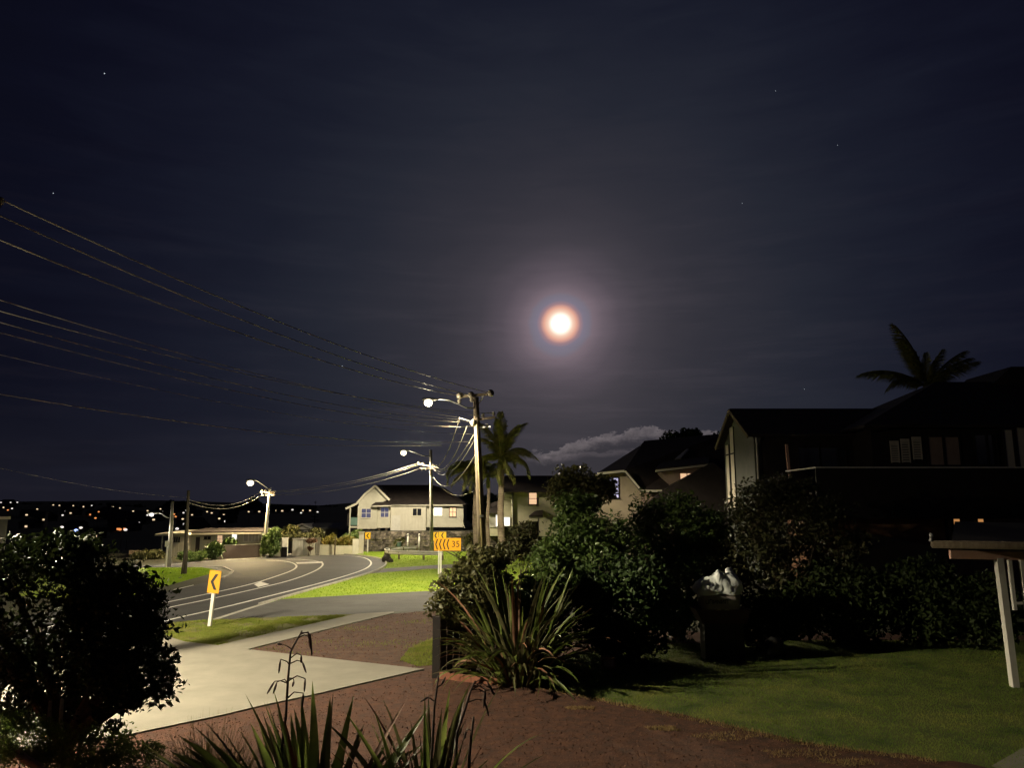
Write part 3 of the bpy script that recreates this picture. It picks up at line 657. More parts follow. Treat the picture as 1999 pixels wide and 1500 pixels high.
arm3 = MB().bar(P(932, 836, d1), P(958, 833, d1 - .3), .08, .09).build('crossarm', m_steel, p1)
for px in (944, 951): insulator(P(px, 830, d1 - .2), (0, 0, 1), arm3, .5)
insulator(P(925, 826, d1 - .2), (0, 1, 0), p1, 1.2)
MB().tube([P(930, 828, d1 - .3), P(936, 940, d1 - .33), P(941, 1060, d1 - .36), (X(942, d1), d1 - .38, 0.05)], [.05, .06, .065, .065], 8).build('cable_guard', m_pipe, p1)
MB().box(P(936, 1010, d1 - .45), P(944, 1006, d1 - .2)).build('clamp', m_steel, p1)
L1 = lamp_on(p1, [P(928, 797, d1 - .1), P(912, 797, d1 - .2), P(895, 789, d1 - .3), P(876, 781, d1 - .4), P(852, 780, d1 - .5)], 1500 * LW, cone=163, spill=.05)
# second pole
d2 = 84.0
b2 = Vector((X(844, d2), d2, 0)); t2_ = P(841, 879, d2)
p2 = pole(b2, t2_, .20, .15, m_cpole, 'pale concrete power pole with street lamp in front of the gabled house')
a2 = MB().bar(P(816, 906, d2 + .6), P(852, 913, d2 - .8), .12, .14).build('crossarm', m_pole, p2)
ins2 = [P(818, 904, d2 + .5), P(826, 905, d2 + .3), P(846, 909, d2 - .5), P(852, 911, d2 - .7)]
for q in ins2: insulator(q, (0, 0, 1), a2, .9)
a2b = MB().bar(P(820, 914, d2), P(856, 917, d2 - .4), .09, .1).build('crossarm', m_pole, p2)
for px in (824, 832, 852): insulator(P(px, 916, d2 - .3), (0, 0, 1), a2b, .8)
MB().bar(P(822, 870, d2), P(862, 870, d2), .1, .1).build('top_arm', m_steel, p2)
L2 = lamp_on(p2, [P(840, 892, d2 - .1), P(824, 890, d2 - .2), P(810, 884, d2 - .3), P(797, 880, d2 - .4)], 1500 * LW, s=1.2, spill=.035, cone=163)
# third pole at the left of the bend
d3 = 79.5
b3 = Vector((X(519, d3), d3, 0)); t3_ = P(527, 953, d3)
p3 = pole(b3, t3_, .20, .13, m_cpole, 'pale power pole with street lamp beside the columnar shrub')
a3 = MB().bar(P(509, 961, d3 + .4), P(537, 962, d3 - .4), .1, .12).build('crossarm', m_pole, p3)
a3b = MB().bar(P(511, 967, d3 + .4), P(536, 967, d3 - .4), .1, .12).build('crossarm', m_pole, p3)
ins3 = [P(511, 959, d3 + .3), P(518, 959, d3 + .1), P(535, 960, d3 - .3)]
for q in ins3: insulator(q, (0, 0, 1), a3, .8)
for px in (512, 535): insulator(P(px, 965, d3), (0, 0, 1), a3b, .7)
L3 = lamp_on(p3, [P(525, 957, d3 - .1), P(515, 948, d3 - .3), P(505, 941, d3 - .5), P(499, 938.5, d3 - .6)], 1250 * LW, s=1.25, col=(1.0, .76, .40), spill=.035, cone=160)
# fourth and fifth
d4 = 66.0
p4 = pole(Vector((X(330, d4, 1100), d4, 0)), P(337, 980, d4), .19, .12, m_cpole, 'pale power pole with low curved lamp in front of the long low house')
L4 = lamp_on(p4, [P(333, 1012, d4), P(326, 1011, d4), P(320, 1007, d4), P(316, 1003.5, d4), P(309, 1002, d4 - .1)], 160 * LW, m_lampw, (1.0, .9, .75), s=.65)
d5 = 57.6
p5 = pole(Vector((X(361, d5, 1116), d5, .02)), P(368, 958, d5), .16, .10, m_dpole, 'dark unlit pole standing on the grass island')
MB().tube([(X(357.5, d5, 1116), d5 - .2, 0), P(363, 1060, d5 - .05)], [.08, .05], 8).build('stub', m_dpole, p5)
# off to the left, the next pole of the line: its top just reaches the frame
d0 = 20.0
b0 = Vector((X(-95, d0), d0, 0)); t0_ = P(-40, 392, d0)
b0.x = t0_.x - .1
p0 = pole(b0, t0_, .22, .15, m_pole, 'timber power pole at the left picture edge, ends of its arms just showing')
a0 = MB().bar(P(-70, 404, d0 - .6), P(-2, 400, d0 + .7), .12, .14).build('crossarm', m_pole, p0)
ins0 = [P(-1, 392, d0 + .7), P(-32, 396, d0 + .1), P(-68, 400, d0 - .6)]
for q in ins0: insulator(q, (0, 0, 1), a0, .8)
L0 = lamp_on(p0, [t0_ - Vector((0, 0, 5.0)), t0_ + Vector((-.5, -.9, -4.5)), t0_ + Vector((-1.2, -2.2, -4.3))], 2900 * LW, cone=170, spill=.07)
low0 = [P(-12, 585, d0), P(-12, 606, d0), P(-12, 628, d0), P(-12, 648, d0), P(-12, 690, d0), P(-12, 768, d0)]
a0b = MB().bar(P(-45, 600, d0 - .8), P(-8, 606, d0 + .6), .11, .13).build('crossarm', m_pole, p0)

wire_n = [0]
def wire(a, b, sag, r, label, group, n=28, m=None):
    pts = catenary(a, b, sag, n); bb = MB().tube(pts, r, 5, cap=False)
    return bb.build('overhead_wire', m or m_wire, None, label, 'wire', group, loc=pts[0])
for k, nm in enumerate(('upper', 'middle', 'lower')):
    j = (2, 1, 0)[k]
    a = [P(-1, 388, d0 + .7), P(-20, 412, d0 + .3), P(-30, 456, d0 - .2)][k]
    wire(a, top_ins[j], .55, .020, '%s of the three high wires crossing the left sky' % nm, 'high wires to the left pole')
for k in range(4):
    wire(P(-12, (582, 604, 626, 646)[k], d0 + .2 * k), (low_ins + [P(930, 834, d1)])[k], .55, .013, '%s faint wire of the lower set in the left sky' % ('first', 'second', 'third', 'fourth')[k], 'lower wires to the left pole')
wire(P(-12, 690, d0), P(928, 848, d1), .5, .008, 'very faint single wire below the lower set', 'lower wires to the left pole')
wire(P(-12, 768, d0), P(926, 862, d1), .5, .014, 'lowest single wire in the left sky', 'lower wires to the left pole')
# service spans main pole -> second pole
sp = [(P(898, 816, d1), ins2[2], 1.1, 'highest'), (P(912, 832, d1), ins2[3], 1.2, 'second'), (P(925, 848, d1), P(843, 913, d2), 1.2, 'third'), (P(928, 856, d1), P(848, 918, d2), 1.25, 'fourth')]
for a, b, s_, w_ in sp: wire(a, b, s_, .026, '%s pale cable sagging between the two lamp poles' % w_, 'cables between the lamp poles')
wire(P(930, 884, d1), P(846, 931, d2), 1.5, .035, 'lowest thick cable looping down to the concrete pole', 'cables between the lamp poles')
MB().bar(P(896, 816, d1), P(929, 826, d1), .06, .07).build('stay_arm', m_steel, p1)
# second pole -> third pole, beyond the gabled house
for k, (q, w_) in enumerate(((ins2[0], 'upper'), (ins2[1], 'middle'), (P(822, 914, d2), 'lower'))):
    wire(q, [ins3[2], P(536, 962, d3), P(536, 967, d3)][k], 0.55 + .08 * k, .014, '%s pale wire dropping left behind the gabled house' % w_, 'wires left of the concrete pole', m=m_cable)
# short bright pieces of wire just under the first lamp
for k, (x0, y0, x1, y1) in enumerate(((820, 803, 846, 807), (802, 809, 848, 813), (812, 815, 845, 820), (782, 826, 850, 831))):
    wire(P(690 - 10 * k, y0 - 22 + 6 * k, 62), P(900, y1 + 9 - 2 * k, 49), .05, .010, '%s thin wire passing just below the first lamp' % ('first', 'second', 'third', 'fourth')[k], 'thin wires below the first lamp')
wire(P(560, 868, d2 + 6), P(842, 870, d2), .1, .02, 'bright level wire above the second street lamp', 'wires left of the concrete pole')
# third pole -> left and right
wire(ins3[0], P(367, 975, d5), .9, .022, 'upper wire running left to the dark pole', 'wires of the third pole'); wire(P(512, 966, d3), P(366, 981, d5), .9, .03, 'lower wire running left to the dark pole', 'wires of the third pole')
wire(P(368, 972, d5), P(-60, 900, d0 + 14), .3, .006, 'barely visible wire from the dark pole to the left', 'wires of the third pole')
wire(P(904, 950, 88), P(868, 918, d2 + .2), .2, .02, 'service wire from the concrete pole to the white house', 'house service wires')
wire(P(956, 934, d1 + 20), P(862, 953, 96), 1.2, .02, 'pale wire sagging to the roof end of the white house', 'house service wires')

# ---------------------------------------------------------------- signs
def chevron(b, c, w, h, n, right=Vector((1, 0, 0)), up=Vector((0, 0, 1)), point=-1):
    """n: a vector out of the panel"""
    t = w * .42; q = [(-w / 2, 0), (w / 2 - t, h / 2), (w / 2, h / 2), (-w / 2 + t, 0), (w / 2, -h / 2), (w / 2 - t, -h / 2)]
    pts = [c + right * (x * (-point)) + up * y for x, y in q]
    a = [pts[0], pts[1], pts[2], pts[3]]; d = [pts[0], pts[3], pts[4], pts[5]]
    b.prism(a, n); b.prism(d, n)
def chevron_sign(px_c, py0, py1, d, wpx, base_py, label, m, lean=0.0, thick=.03, rot=0.0):
    base = Vector((X(px_c, d, base_py), d, 0)); r = thing('chevron_sign', (0, 0, 0), label, 'road sign', 'single chevron signs')
    w = wpx / F_PX * d; z0, z1 = Z(py1, d), Z(py0, d); h = z1 - z0
    MB().bar((0, 0, -.2), (0, 0, z0 + .12), .12, .12).build('post', m_white, r)
    pn = MB().box((-w / 2, -.10, z0), (w / 2, -.07, z1)).build('panel', m, r)
    b = MB(); chevron(b, Vector((0, -.104, (z0 + z1) / 2)), w * .62, h * .70, Vector((0, -.004, 0))); b.build('chevron_mark', m_black, pn)
    r.location = base; r.rotation_euler = (0, lean, rot)
    return r
chevron_sign(409.5, 1114, 1158, 31.7, 23, 1214, 'orange chevron sign leaning on a white post at the near kerb', m_orange, lean=.075, rot=-.12)
chevron_sign(717.5, 1040, 1053, 88.5, 10, 1076, 'small yellow chevron sign against the stone wall', m_yellow)
ds = 55.0
r = thing('speed_advisory_sign', (X(862, ds), ds, 0), 'wide orange sign with four black chevrons and the number 35', 'road sign')
MB().bar((X(862, ds), ds, -.2), (X(862, ds), ds, Z(1074, ds)), .10, .10).build('post', m_white, r)
x0, x1, z0, z1 = X(849, ds), X(900.5, ds), Z(1075.5, ds), Z(1051, ds)
pn = MB().box((x0, ds - .12, z0), (x1, ds - .08, z1)).build('panel', m_orange, r)
b = MB()
for k in range(4): chevron(b, Vector((X(853.7 + 7.3 * k, ds), ds - .124, (z0 + z1) / 2)), .21, .72, Vector((0, -.004, 0)))
b.build('chevron_mark', m_black, pn)
me = text_mesh('35', .60, 'number'); o = link('number', me, m_black, pn, (X(890.5, ds) - wloc(r).x, -.125, (z0 + z1) / 2)); o.rotation_euler = (math.pi / 2, 0, 0)
ds2 = 58.0
r = thing('chevron_board', (X(858, ds2), ds2, 0), 'yellow two-panel chevron board half hidden behind the 35 sign', 'road sign')
MB().bar((X(858, ds2), ds2, -.2), (X(858, ds2), ds2, Z(1050, ds2)), .1, .1).build('post', m_white, r)
for (xa, xb, ya, yb) in ((847, 856.5, 1039.5, 1056), (857.5, 872, 1039, 1056)):
    pn = MB().box((X(xa, ds2), ds2 - .1, Z(yb, ds2)), (X(xb, ds2), ds2 - .07, Z(ya, ds2))).build('panel', m_yellow, r)
    b = MB(); chevron(b, Vector((X((xa + xb) / 2, ds2), ds2 - .104, Z(1046, ds2))), .22, .42, Vector((0, -.004, 0))); b.build('chevron_mark', m_black, pn)

# ---------------------------------------------------------------- guardrail at the bend
pth = smoothpoly([(X(866, 74), 74.0), (X(800, 75), 75.0), (X(766, 76), 76.0), (X(756, 77.5), 77.5), (X(752, 79.5), 79.5), (X(757, 82), 82.0), (X(775, 83.5), 83.5), (X(816, 86), 86.0)], 3)
gr = thing('guardrail', (pth[0][0], pth[0][1], 0), 'galvanised guardrail curving back on itself on the grass bank', 'guardrail')
prof = [(0.0, .46), (.05, .50), (.05, .58), (-.02, .65), (.05, .72), (.05, .80), (0.0, .84)]
vs = []; fs = []
for i, q in enumerate(pth):
    a_, b_ = Vector(pth[max(i - 1, 0)]), Vector(pth[min(i + 1, len(pth) - 1)]); d_ = (b_ - a_).normalized(); n_ = Vector((d_.y, -d_.x)) * -1
    for o_, z_ in prof: vs.append((q[0] + n_.x * o_, q[1] + n_.y * o_, z_))
k = len(prof); fs = [(i * k + j, i * k + j + 1, (i + 1) * k + j + 1, (i + 1) * k + j) for i in range(len(pth) - 1) for j in range(k - 1)]
gb = MB().add(vs, fs).build('beam', m_rail, gr); md = gb.modifiers.new('thickness', 'SOLIDIFY'); md.thickness = .012
for t in np.linspace(.02, .98, 9):
    q = pth[int(t * (len(pth) - 1))]; MB().box((q[0] - .09, q[1] + .02, -.1), (q[0] + .09, q[1] + .17, .76)).build('post', m_pole, gr)
for px, lb in ((796.5, 'left one of two pale marker posts behind the guardrail'), (818.5, 'right one of two pale marker posts behind the guardrail')):
    d_ = 86.5; r = thing('marker_post', (X(px, d_), d_, 0), lb, 'post', 'marker posts behind the guardrail')
    MB().tube([(X(px, d_), d_, -.1), P(px, 1046, d_)], .085, 8).build('shaft', m_white, r); MB().ball(P(px, 1044.5, d_), .13, 8, 6).build('cap', m_white, r)
r = thing('service_cabinet', (X(781, 85), 85, 0), 'small pale green service cabinet behind the guardrail', 'cabinet')
MB().box((X(777, 85), 84.8, 0), (X(784, 85), 85.3, 1.25)).build('body', m_teal, r); MB().box((X(776.5, 85), 84.75, 1.25), (X(784.5, 85), 85.35, 1.32)).build('lid', m_steel, r); MB().box((X(778.5, 85), 84.77, .2), (X(782.5, 85), 84.795, 1.1)).build('door', m_teal, r)
r = thing('marker_post', (X(326, 64, 1100), 64, 0), 'slim white post with a plate beside the long low house', 'post')
MB().bar((X(325, 64, 1100), 64, -.1), P(327, 1058, 64), .09, .09).build('shaft', m_white, r); MB().box(P(322, 1068, 63.9), P(330, 1057, 63.86)).build('plate', m_white, r)
r = thing('utility_pole', (X(90, 150), 150, hz(X(90, 150), 150)), 'short pale pole far left among the town lights', 'utility pole')
MB().tube([(X(88, 150), 150, -9.2), P(92, 1000, 150)], [.35, .25], 8).build('shaft', m_cpole, r); MB().bar(P(88, 1004, 150), P(96, 1004, 150), .2, .2).build('crossarm', m_pole, r)

# ---------------------------------------------------------------- stone retaining wall
wy = 90.0; r = thing('stone_wall', (X(815, wy), wy, 0), 'dark basalt retaining wall below the gabled house', 'wall')
xa, xb = X(700, wy), X(932, wy)
b = MB(); b.prism([(xa, wy + .30, -.1), (xb + 9.5, wy + .30, -.1), (xb + 9.5, wy + .30, 2.25), (X(800, wy), wy + .30, 2.35), (X(712, wy), wy + .30, 2.2), (xa, wy + .30, 1.9)], (0, .5, 0)); b.build('core', m_mortar, r)
st = MB(); x = xa
rs = random.Random(5)
for row in range(8):
    z = row * .285; x = xa + rs.uniform(-.2, 0)
    while x < xb + 9:
        w_ = rs.uniform(.25, .62); h_ = rs.uniform(.22, .31); y_ = wy + rs.uniform(-.10, .06)
        vs = []
        for (sx, sy, sz) in ((0, 0, 0), (1, 0, 0), (1, 1, 0), (0, 1, 0), (0, 0, 1), (1, 0, 1), (1, 1, 1), (0, 1, 1)):
            vs.append((x + sx * w_ + rs.uniform(-.05, .05), y_ + sy * .38 + (rs.uniform(-.02, .08)), z + sz * h_ + rs.uniform(-.04, .04)))
        st.add(vs, [(0, 3, 2, 1), (4, 5, 6, 7), (0, 1, 5, 4), (1, 2, 6, 5), (2, 3, 7, 6), (3, 0, 4, 7)]); x += w_ + .02
o = st.build('stones', m_stone, r); o['kind'] = 'stuff'
# ---------------------------------------------------------------- houses
def rect_px(x0, y0, x1, y1, d): return X(x0, d, (y0 + y1) / 2), X(x1, d, (y0 + y1) / 2), Z(y1, d), Z(y0, d)
def window(parent, x0, y0, x1, y1, d, m_pane, m_frame=m_trim, mull_v=1, mull_h=0, fw=.07, label=None):
    xa, xb, za, zb = rect_px(x0, y0, x1, y1, d); b = MB()
    b.box((xa - fw, d - .06, za - fw), (xb + fw, d - .002, za)); b.box((xa - fw, d - .06, zb), (xb + fw, d - .002, zb + fw))
    b.box((xa - fw, d - .06, za), (xa, d - .002, zb)); b.box((xb, d - .06, za), (xb + fw, d - .002, zb))
    for k in range(mull_v): xm = xa + (xb - xa) * (k + 1) / (mull_v + 1); b.box((xm - .03, d - .05, za), (xm + .03, d - .012, zb))
    for k in range(mull_h): zm = za + (zb - za) * (k + 1) / (mull_h + 1); b.box((xa, d - .048, zm - .03), (xb, d - .012, zm + .03))
    b.box((xa - fw - .05, d - .10, za - fw - .05), (xb + fw + .05, d - .004, za - fw - .002))
    w = b.build('window', m_frame, parent)
    MB().box((xa, d - .030, za), (xb, d - .008, zb)).build('pane', m_pane, w)
    if label: w['label'] = label
    return w
def wall_box(parent, x0, x1, y0, y1, z0, z1, m, name='wall'): return MB().box((x0, y0, z0), (x1, y1, z1)).build(name, m, parent)

# B: the gabled white house above the stone wall
db = 98.0
hb = thing('gabled_house', (X(790, db), db, 2.2), 'cream weatherboard house with steep left gable above the stone wall', 'house')
zb = 2.0; ze = Z(986, db)
wall_box(hb, X(763, db), X(832, db), db, db + 8, Z(1040, db), ze, m_batten)
wall_box(hb, X(832, db) + .003, X(904, db), db + .5, db + 8, Z(1030, db), ze, m_wb)
wall_box(hb, X(736, db - .6), X(763, db) - .003, db - .6, db + 7, Z(1031, db), ze, m_wb)
# gable wing
xg0, xg1 = X(700, db - 1), X(762, db - 1); yg = db - 1
b = MB(); b.prism([(xg0, yg, Z(1033, yg)), (X(736, yg), yg, Z(1033, yg)), (X(736, yg), yg, Z(986, yg)), (X(758, yg), yg, Z(975, yg)), (X(731, yg), yg, Z(952, yg)), (X(712, yg), yg, Z(968, yg)), (X(700, yg), yg, Z(982, yg))], (0, 6, 0)); b.build('gable_wall', m_wb, hb)
MB().box((X(763, db) + .1, db - .04, Z(1040, db)), (X(782, db), db - .004, Z(1007, db))).build('access_panel', m_white, hb)
# roofs
def slab(pts, th=.12):
    b = MB(); b.prism(pts, (0, 0, th)); return b
yr = db + 4.5; zr = Z(949, yr)
slab([(X(758, db - .6), db - .6, ze), (X(904, db) + .3, db - .2, ze), (X(868, yr), yr, Z(955, yr)), (X(842, yr), yr, zr), (X(728, yr), yr, zr)]).build('roof', m_roof, hb)
slab([(X(904, db) + .3, db - .2, ze + .01), (X(904, db) + .3, db + 9, ze + .01), (X(868, yr), yr + .02, Z(955, yr))]).build('roof', m_roof, hb)
slab([(X(904, db) + .3, db + 9.2, ze - .01), (X(728, db), db + 9.2, ze - .01), (X(728, yr), yr + .03, zr - .01), (X(868, yr), yr + .03, Z(955, yr) - .01)]).build('roof', m_roof, hb)
ap = (X(731, yg - .4), yg - .4, Z(949, yg)); apb = (ap[0], yr + 1, ap[2])
slab([ap, apb, (X(762, yg) + .2, yr + 1, Z(977, yg)), (X(762, yg), yg - .4, Z(977, yg))], .10).build('roof', m_roof, hb)
lf = [(X(712, yg), Z(966, yg)), (X(697, yg), Z(984, yg)), (X(676, yg), Z(994, yg))]
q = [(ap[0], ap[2])] + lf
for i in range(3): slab([(q[i][0], yg - .4, q[i][1]), (q[i][0], yg + 6, q[i][1]), (q[i + 1][0], yg + 6, q[i + 1][1]), (q[i + 1][0], yg - .4, q[i + 1][1])], .10).build('roof', m_roof, hb)
b = MB()
for i in range(3): b.bar((q[i][0], yg - .46, q[i][1]), (q[i + 1][0], yg - .46, q[i + 1][1]), .06, .24)
b.bar((ap[0], yg - .461, ap[2]), (X(761, yg), yg - .461, Z(977, yg)), .06, .24); b.build('bargeboard', m_trim, hb)
slab([(X(725, db - 1.8), db - 1.8, Z(988, db - 1.8)), (X(764, db - 1.8), db - 1.8, Z(987, db - 1.8)), (X(764, db), db, Z(975, db)), (X(742, db), db, Z(975, db))], .08).build('porch_roof', m_roof, hb)
MB().bar((X(763, db), db - .35, ze - .06), (X(903, db), db - .35, ze - .06), .10, .14).build('gutter', m_trim, hb)
MB().bar((X(727, db - 1.8), db - 1.86, Z(989, db - 1.8)), (X(763, db - 1.8), db - 1.86, Z(988, db - 1.8)), .06, .12).build('gutter', m_trim, hb)
MB().bar((X(742, db - .7), db - .72, Z(990, db)), (X(734.5, db - .7), db - .72, Z(1030, db)), .07, .07).build('downpipe', m_wb, hb)
# porch at the far left on posts
pr = MB(); pr.box((X(683, yg), yg - .1, Z(1031, yg)), (X(700, yg) - .003, yg + 5, Z(1028, yg))); pr.build('porch_floor', m_wb, hb)
MB().box((X(683, yg), yg - .12, Z(1026, yg)), (X(700.5, yg), yg - .06, Z(1011, yg))).build('porch_panel', m_teal, hb)
wall_box(hb, X(686, yg + 5), X(699.5, yg), yg + 2.5, yg + 2.7, Z(1028, yg), Z(990, yg), m_dark, 'porch_back')
for px in (684, 700): MB().bar((X(px, yg), yg - .08, 0 if px > 690 else -.6), (X(px, yg), yg - .08, Z(988, yg)), .14, .14).build('porch_post', m_trim, hb)
for px in (716, 727, 738, 752): MB().box((X(px, yg), yg + .3, 0), (X(px, yg) + .25, yg + .6, Z(1031.5, yg))).build('pile', m_wood, hb)
window(hb, 706, 994, 724, 1011, yg, m_bluegl, mull_v=1, mull_h=1)
window(hb, 743.5, 992, 758.5, 1010, db - .6, m_bluegl, mull_v=1, mull_h=1)
window(hb, 806, 993.5, 822.5, 1007, db, m_glass, mull_v=1)
window(hb, 847, 991.5, 863, 1007, db + .5, m_lit, mull_v=1); window(hb, 878, 992, 890, 1009, db + .5, m_warm, m_dark, mull_v=1, mull_h=1)
MB().bar((X(897, db - 1.5), db - 1.5, Z(1009, db)), (X(908, db - 3), db - 3, Z(1031, db)), .05, .05).build('handrail', m_trim, hb)

# C: two storey house behind the palms
dc = 88.0
hc = thing('two_storey_house', (X(1030, dc), dc, 2.2), 'tan two storey weatherboard house behind the palm trunks', 'house')
wall_box(hc, X(983, dc), X(1100, dc), dc, dc + 8, 1.8, Z(961, dc), m_wb_tan)
slab([(X(983, dc) - .5, dc - .6, Z(962, dc)), (X(1105, dc), dc - .6, Z(962, dc)), (X(1105, dc), dc + 4, Z(931, dc + 4)), (X(985, dc), dc + 4, Z(931, dc + 4))]).build('roof', m_roof, hc)
slab([(X(983, dc) - .5, dc + 8.6, Z(963, dc)), (X(1105, dc), dc + 8.6, Z(963, dc)), (X(1105, dc), dc + 4.03, Z(931, dc + 4)), (X(985, dc), dc + 4.03, Z(931, dc + 4))]).build('roof', m_roof, hc)
wall_box(hc, X(953, dc), X(983, dc) - .004, dc + 1, dc + 7, 1.8, Z(1003, dc), m_wb_tan, 'wing_wall')
slab([(X(948, dc), dc + .6, Z(1003, dc)), (X(983, dc), dc + .6, Z(1003, dc)), (X(983, dc), dc + 4, Z(975, dc)), (X(956, dc), dc + 4, Z(985, dc))]).build('wing_roof', m_roof, hc)
window(hc, 1033, 963, 1047.5, 985, dc, m_warm, m_dark, mull_v=0, mull_h=1)
window(hc, 957, 1006, 966, 1028, dc + 1, m_curtain, m_white, mull_v=0); window(hc, 968, 1006, 981, 1028, dc + 1, m_lit, m_white, mull_v=0)
window(hc, 984, 1010.5, 995, 1027, dc, m_lit, m_white, mull_v=0)
MB().tube([(X(1001, dc), dc - .12, 2.2), (X(1000, dc), dc - .12, Z(959, dc))], .09, 8).build('downpipe', m_trim, hc)
slab([(X(1032, dc - 2), dc - 2, Z(1010, dc - 2)), (X(1060, dc - 2), dc - 2, Z(1010, dc - 2)), (X(1060, dc), dc - .01, Z(998, dc)), (X(1044, dc), dc - .01, Z(1000, dc))], .1).build('porch_roof', m_roof, hc)
MB().bar((X(1033, dc - 2), dc - 2.05, Z(1011.5, dc - 2)), (X(1060, dc - 2), dc - 2.05, Z(1011.5, dc - 2)), .06, .14).build('gutter', m_white, hc)
MB().bar((X(1051, dc - 2), dc - 2, 1.6), (X(1051, dc - 2), dc - 2, Z(1012, dc - 2)), .12, .12).build('porch_post', m_white, hc)
r = thing('boundary_fence', (X(1020, 86), 86, 2.2), 'dark stepped boundary fence in front of the tan house', 'fence')
for (xa, xb, yt) in ((982, 1016, 1028), (1016, 1032, 1022), (1032, 1051, 1018.5)): MB().box((X(xa, 85.4), 85.4, .2), (X(xb, 85.4) - .01, 85.5, Z(yt, 85.4))).build('panel', m_dark, r)

# A: the long low house at the left
da = 80.0; xA0, xA1 = X(372, da), X(513, da)
ha = thing('low_house', (X(420, da), da, -.6), 'long low cream house behind the hedge at the left of the bend', 'house')
wall_box(ha, xA0, xA1, da, da + 7, -1, Z(1042, da), m_wb)
wall_box(ha, X(337, da - 1), xA0 + .3, da - 1, da + 6, -1, Z(1046, da - 1), m_batten, 'end_wall')
slab([(X(308, da - 1.4), da - 1.6, Z(1046, da)), (X(382, da), da - 1.6, Z(1044.5, da)), (X(382, da), da + 7, Z(1040, da)), (X(312, da), da + 7, Z(1042, da))], .22).build('roof', m_trim, ha)
slab([(X(372, da), da - .7, Z(1041.5, da)), (X(517, da), da - .7, Z(1040, da)), (X(517, da), da + 4, Z(1034, da)), (X(372, da), da + 4, Z(1036, da))], .15).build('roof', m_roof, ha)
MB().bar((X(374, da), da - .75, Z(1043, da)), (X(517, da), da - .75, Z(1041, da)), .06, .16).build('gutter', m_trim, ha)
for k in range(3): window(ha, 340.5 + 4.2 * k, 1049, 342.5 + 4.2 * k, 1058, da - 1, m_glass, m_dark, mull_v=0, fw=.02)
MB().box((X(386, da), da - .03, -1), (X(394, da), da - .003, Z(1049, da))).build('door', m_dark, ha)
window(ha, 399, 1048.5, 404, 1053, da, m_glass, m_dark, mull_v=0, fw=.03); window(ha, 406, 1048.5, 411, 1053, da, m_glass, m_dark, mull_v=0, fw=.03)
window(ha, 425, 1046, 434, 1060, da, m_warm, m_white, mull_v=1, mull_h=1); window(ha, 453, 1044, 462.5, 1058, da, m_lit, m_white, mull_v=0)
window(ha, 476, 1043.5, 484, 1057, da, m_curtain, m_white, mull_v=0); window(ha, 486, 1043.5, 504, 1057, da, m_curtain, m_white, mull_v=2)
for px in (321,): MB().bar((X(px, da - 1), da - 1, -1.2), (X(px, da - 1), da - 1, Z(1046, da)), .12, .12).build('porch_post', m_steel, ha)
r = thing('garden_wall', (X(470, 76.5), 76.5, 0), 'low grey rendered wall along the footpath before the low house', 'wall')
MB().prism([(X(430, 76.0), 76.0, -.2), (X(511, 78.6), 78.6, -.2), (X(511, 78.6), 78.6, Z(1063.5, 78.6)), (X(430, 76), 76, Z(1066, 76))], (0, .22, 0)).build('panel', m_pink, r)
MB().prism([(X(430, 76.0), 75.96, Z(1066, 76)), (X(511, 78.6), 78.56, Z(1063.5, 78.6)), (X(511, 78.6), 78.56, Z(1062.5, 78.6)), (X(430, 76), 75.96, Z(1065, 76))], (0, .30, 0)).build('coping', m_trim, r)
r = thing('boundary_fence', (X(290, 85), 85, 0), 'dim low fence at the left beyond the grass island', 'fence')
for k in range(5):
    xa = X(258 + 13 * k, 85); xb = X(270.5 + 13 * k, 85); MB().box((xa, 85, -1.2), (xb, 85.1, Z(1075, 85))).build('panel', m_pink, r)

# far left roof corner, small pale house behind the fence
r = thing('neighbour_house', (X(5, 60), 60, -.5), 'grey house corner with flat roof at the far left edge', 'house')
wall_box(r, X(-160, 60), X(17, 66), 60, 66, -2, Z(1016, 60), m_wb_grey); MB().box((X(-160, 60), 59.6, Z(1016, 60) + .002), (X(22, 66.4), 66.4, Z(1010, 60))).build('roof', m_trim, r); window(r, -110, 1019, -90, 1030, 60, m_glass, m_dark, mull_v=0)
ds_ = 110.0
r = thing('small_house', (X(620, ds_), ds_, hz(X(620, ds_), ds_)), 'small house with pale low roof behind the fence gates', 'house')
zf = hz(X(620, ds_), ds_) - .5
wall_box(r, X(582, ds_), X(660, ds_), ds_, ds_ + 7, zf, Z(1034, ds_), m_wb_grey)
b = MB(); b.prism([(X(582, ds_), ds_ - .05, Z(1034, ds_)), (X(606, ds_), ds_ - .05, Z(1034, ds_)), (X(592, ds_), ds_ - .05, Z(1027, ds_))], (0, .3, 0)); b.build('gable', m_white, r)
slab([(X(575, ds_), ds_ - .5, Z(1032, ds_)), (X(592, ds_), ds_ - .5, Z(1025.5, ds_)), (X(592, ds_), ds_ + 7, Z(1025.5, ds_)), (X(575, ds_), ds_ + 7, Z(1032, ds_))], .2).build('roof', m_white, r)
slab([(X(610, ds_), ds_ - .5, Z(1033, ds_)), (X(592, ds_), ds_ - .5, Z(1025.5, ds_)), (X(592, ds_), ds_ + 7, Z(1025.5, ds_)), (X(610, ds_), ds_ + 7, Z(1033, ds_))], .2).build('roof', m_white, r)
slab([(X(606, ds_), ds_ - .45, Z(1033.5, ds_)), (X(664, ds_), ds_ - .45, Z(1033, ds_)), (X(656, ds_), ds_ + 5, Z(1024, ds_)), (X(596, ds_), ds_ + 5, Z(1024, ds_))], .12).build('roof', m_wb_grey, r)
window(r, 594, 1038, 600, 1046, ds_, m_glass, m_white, mull_v=0)

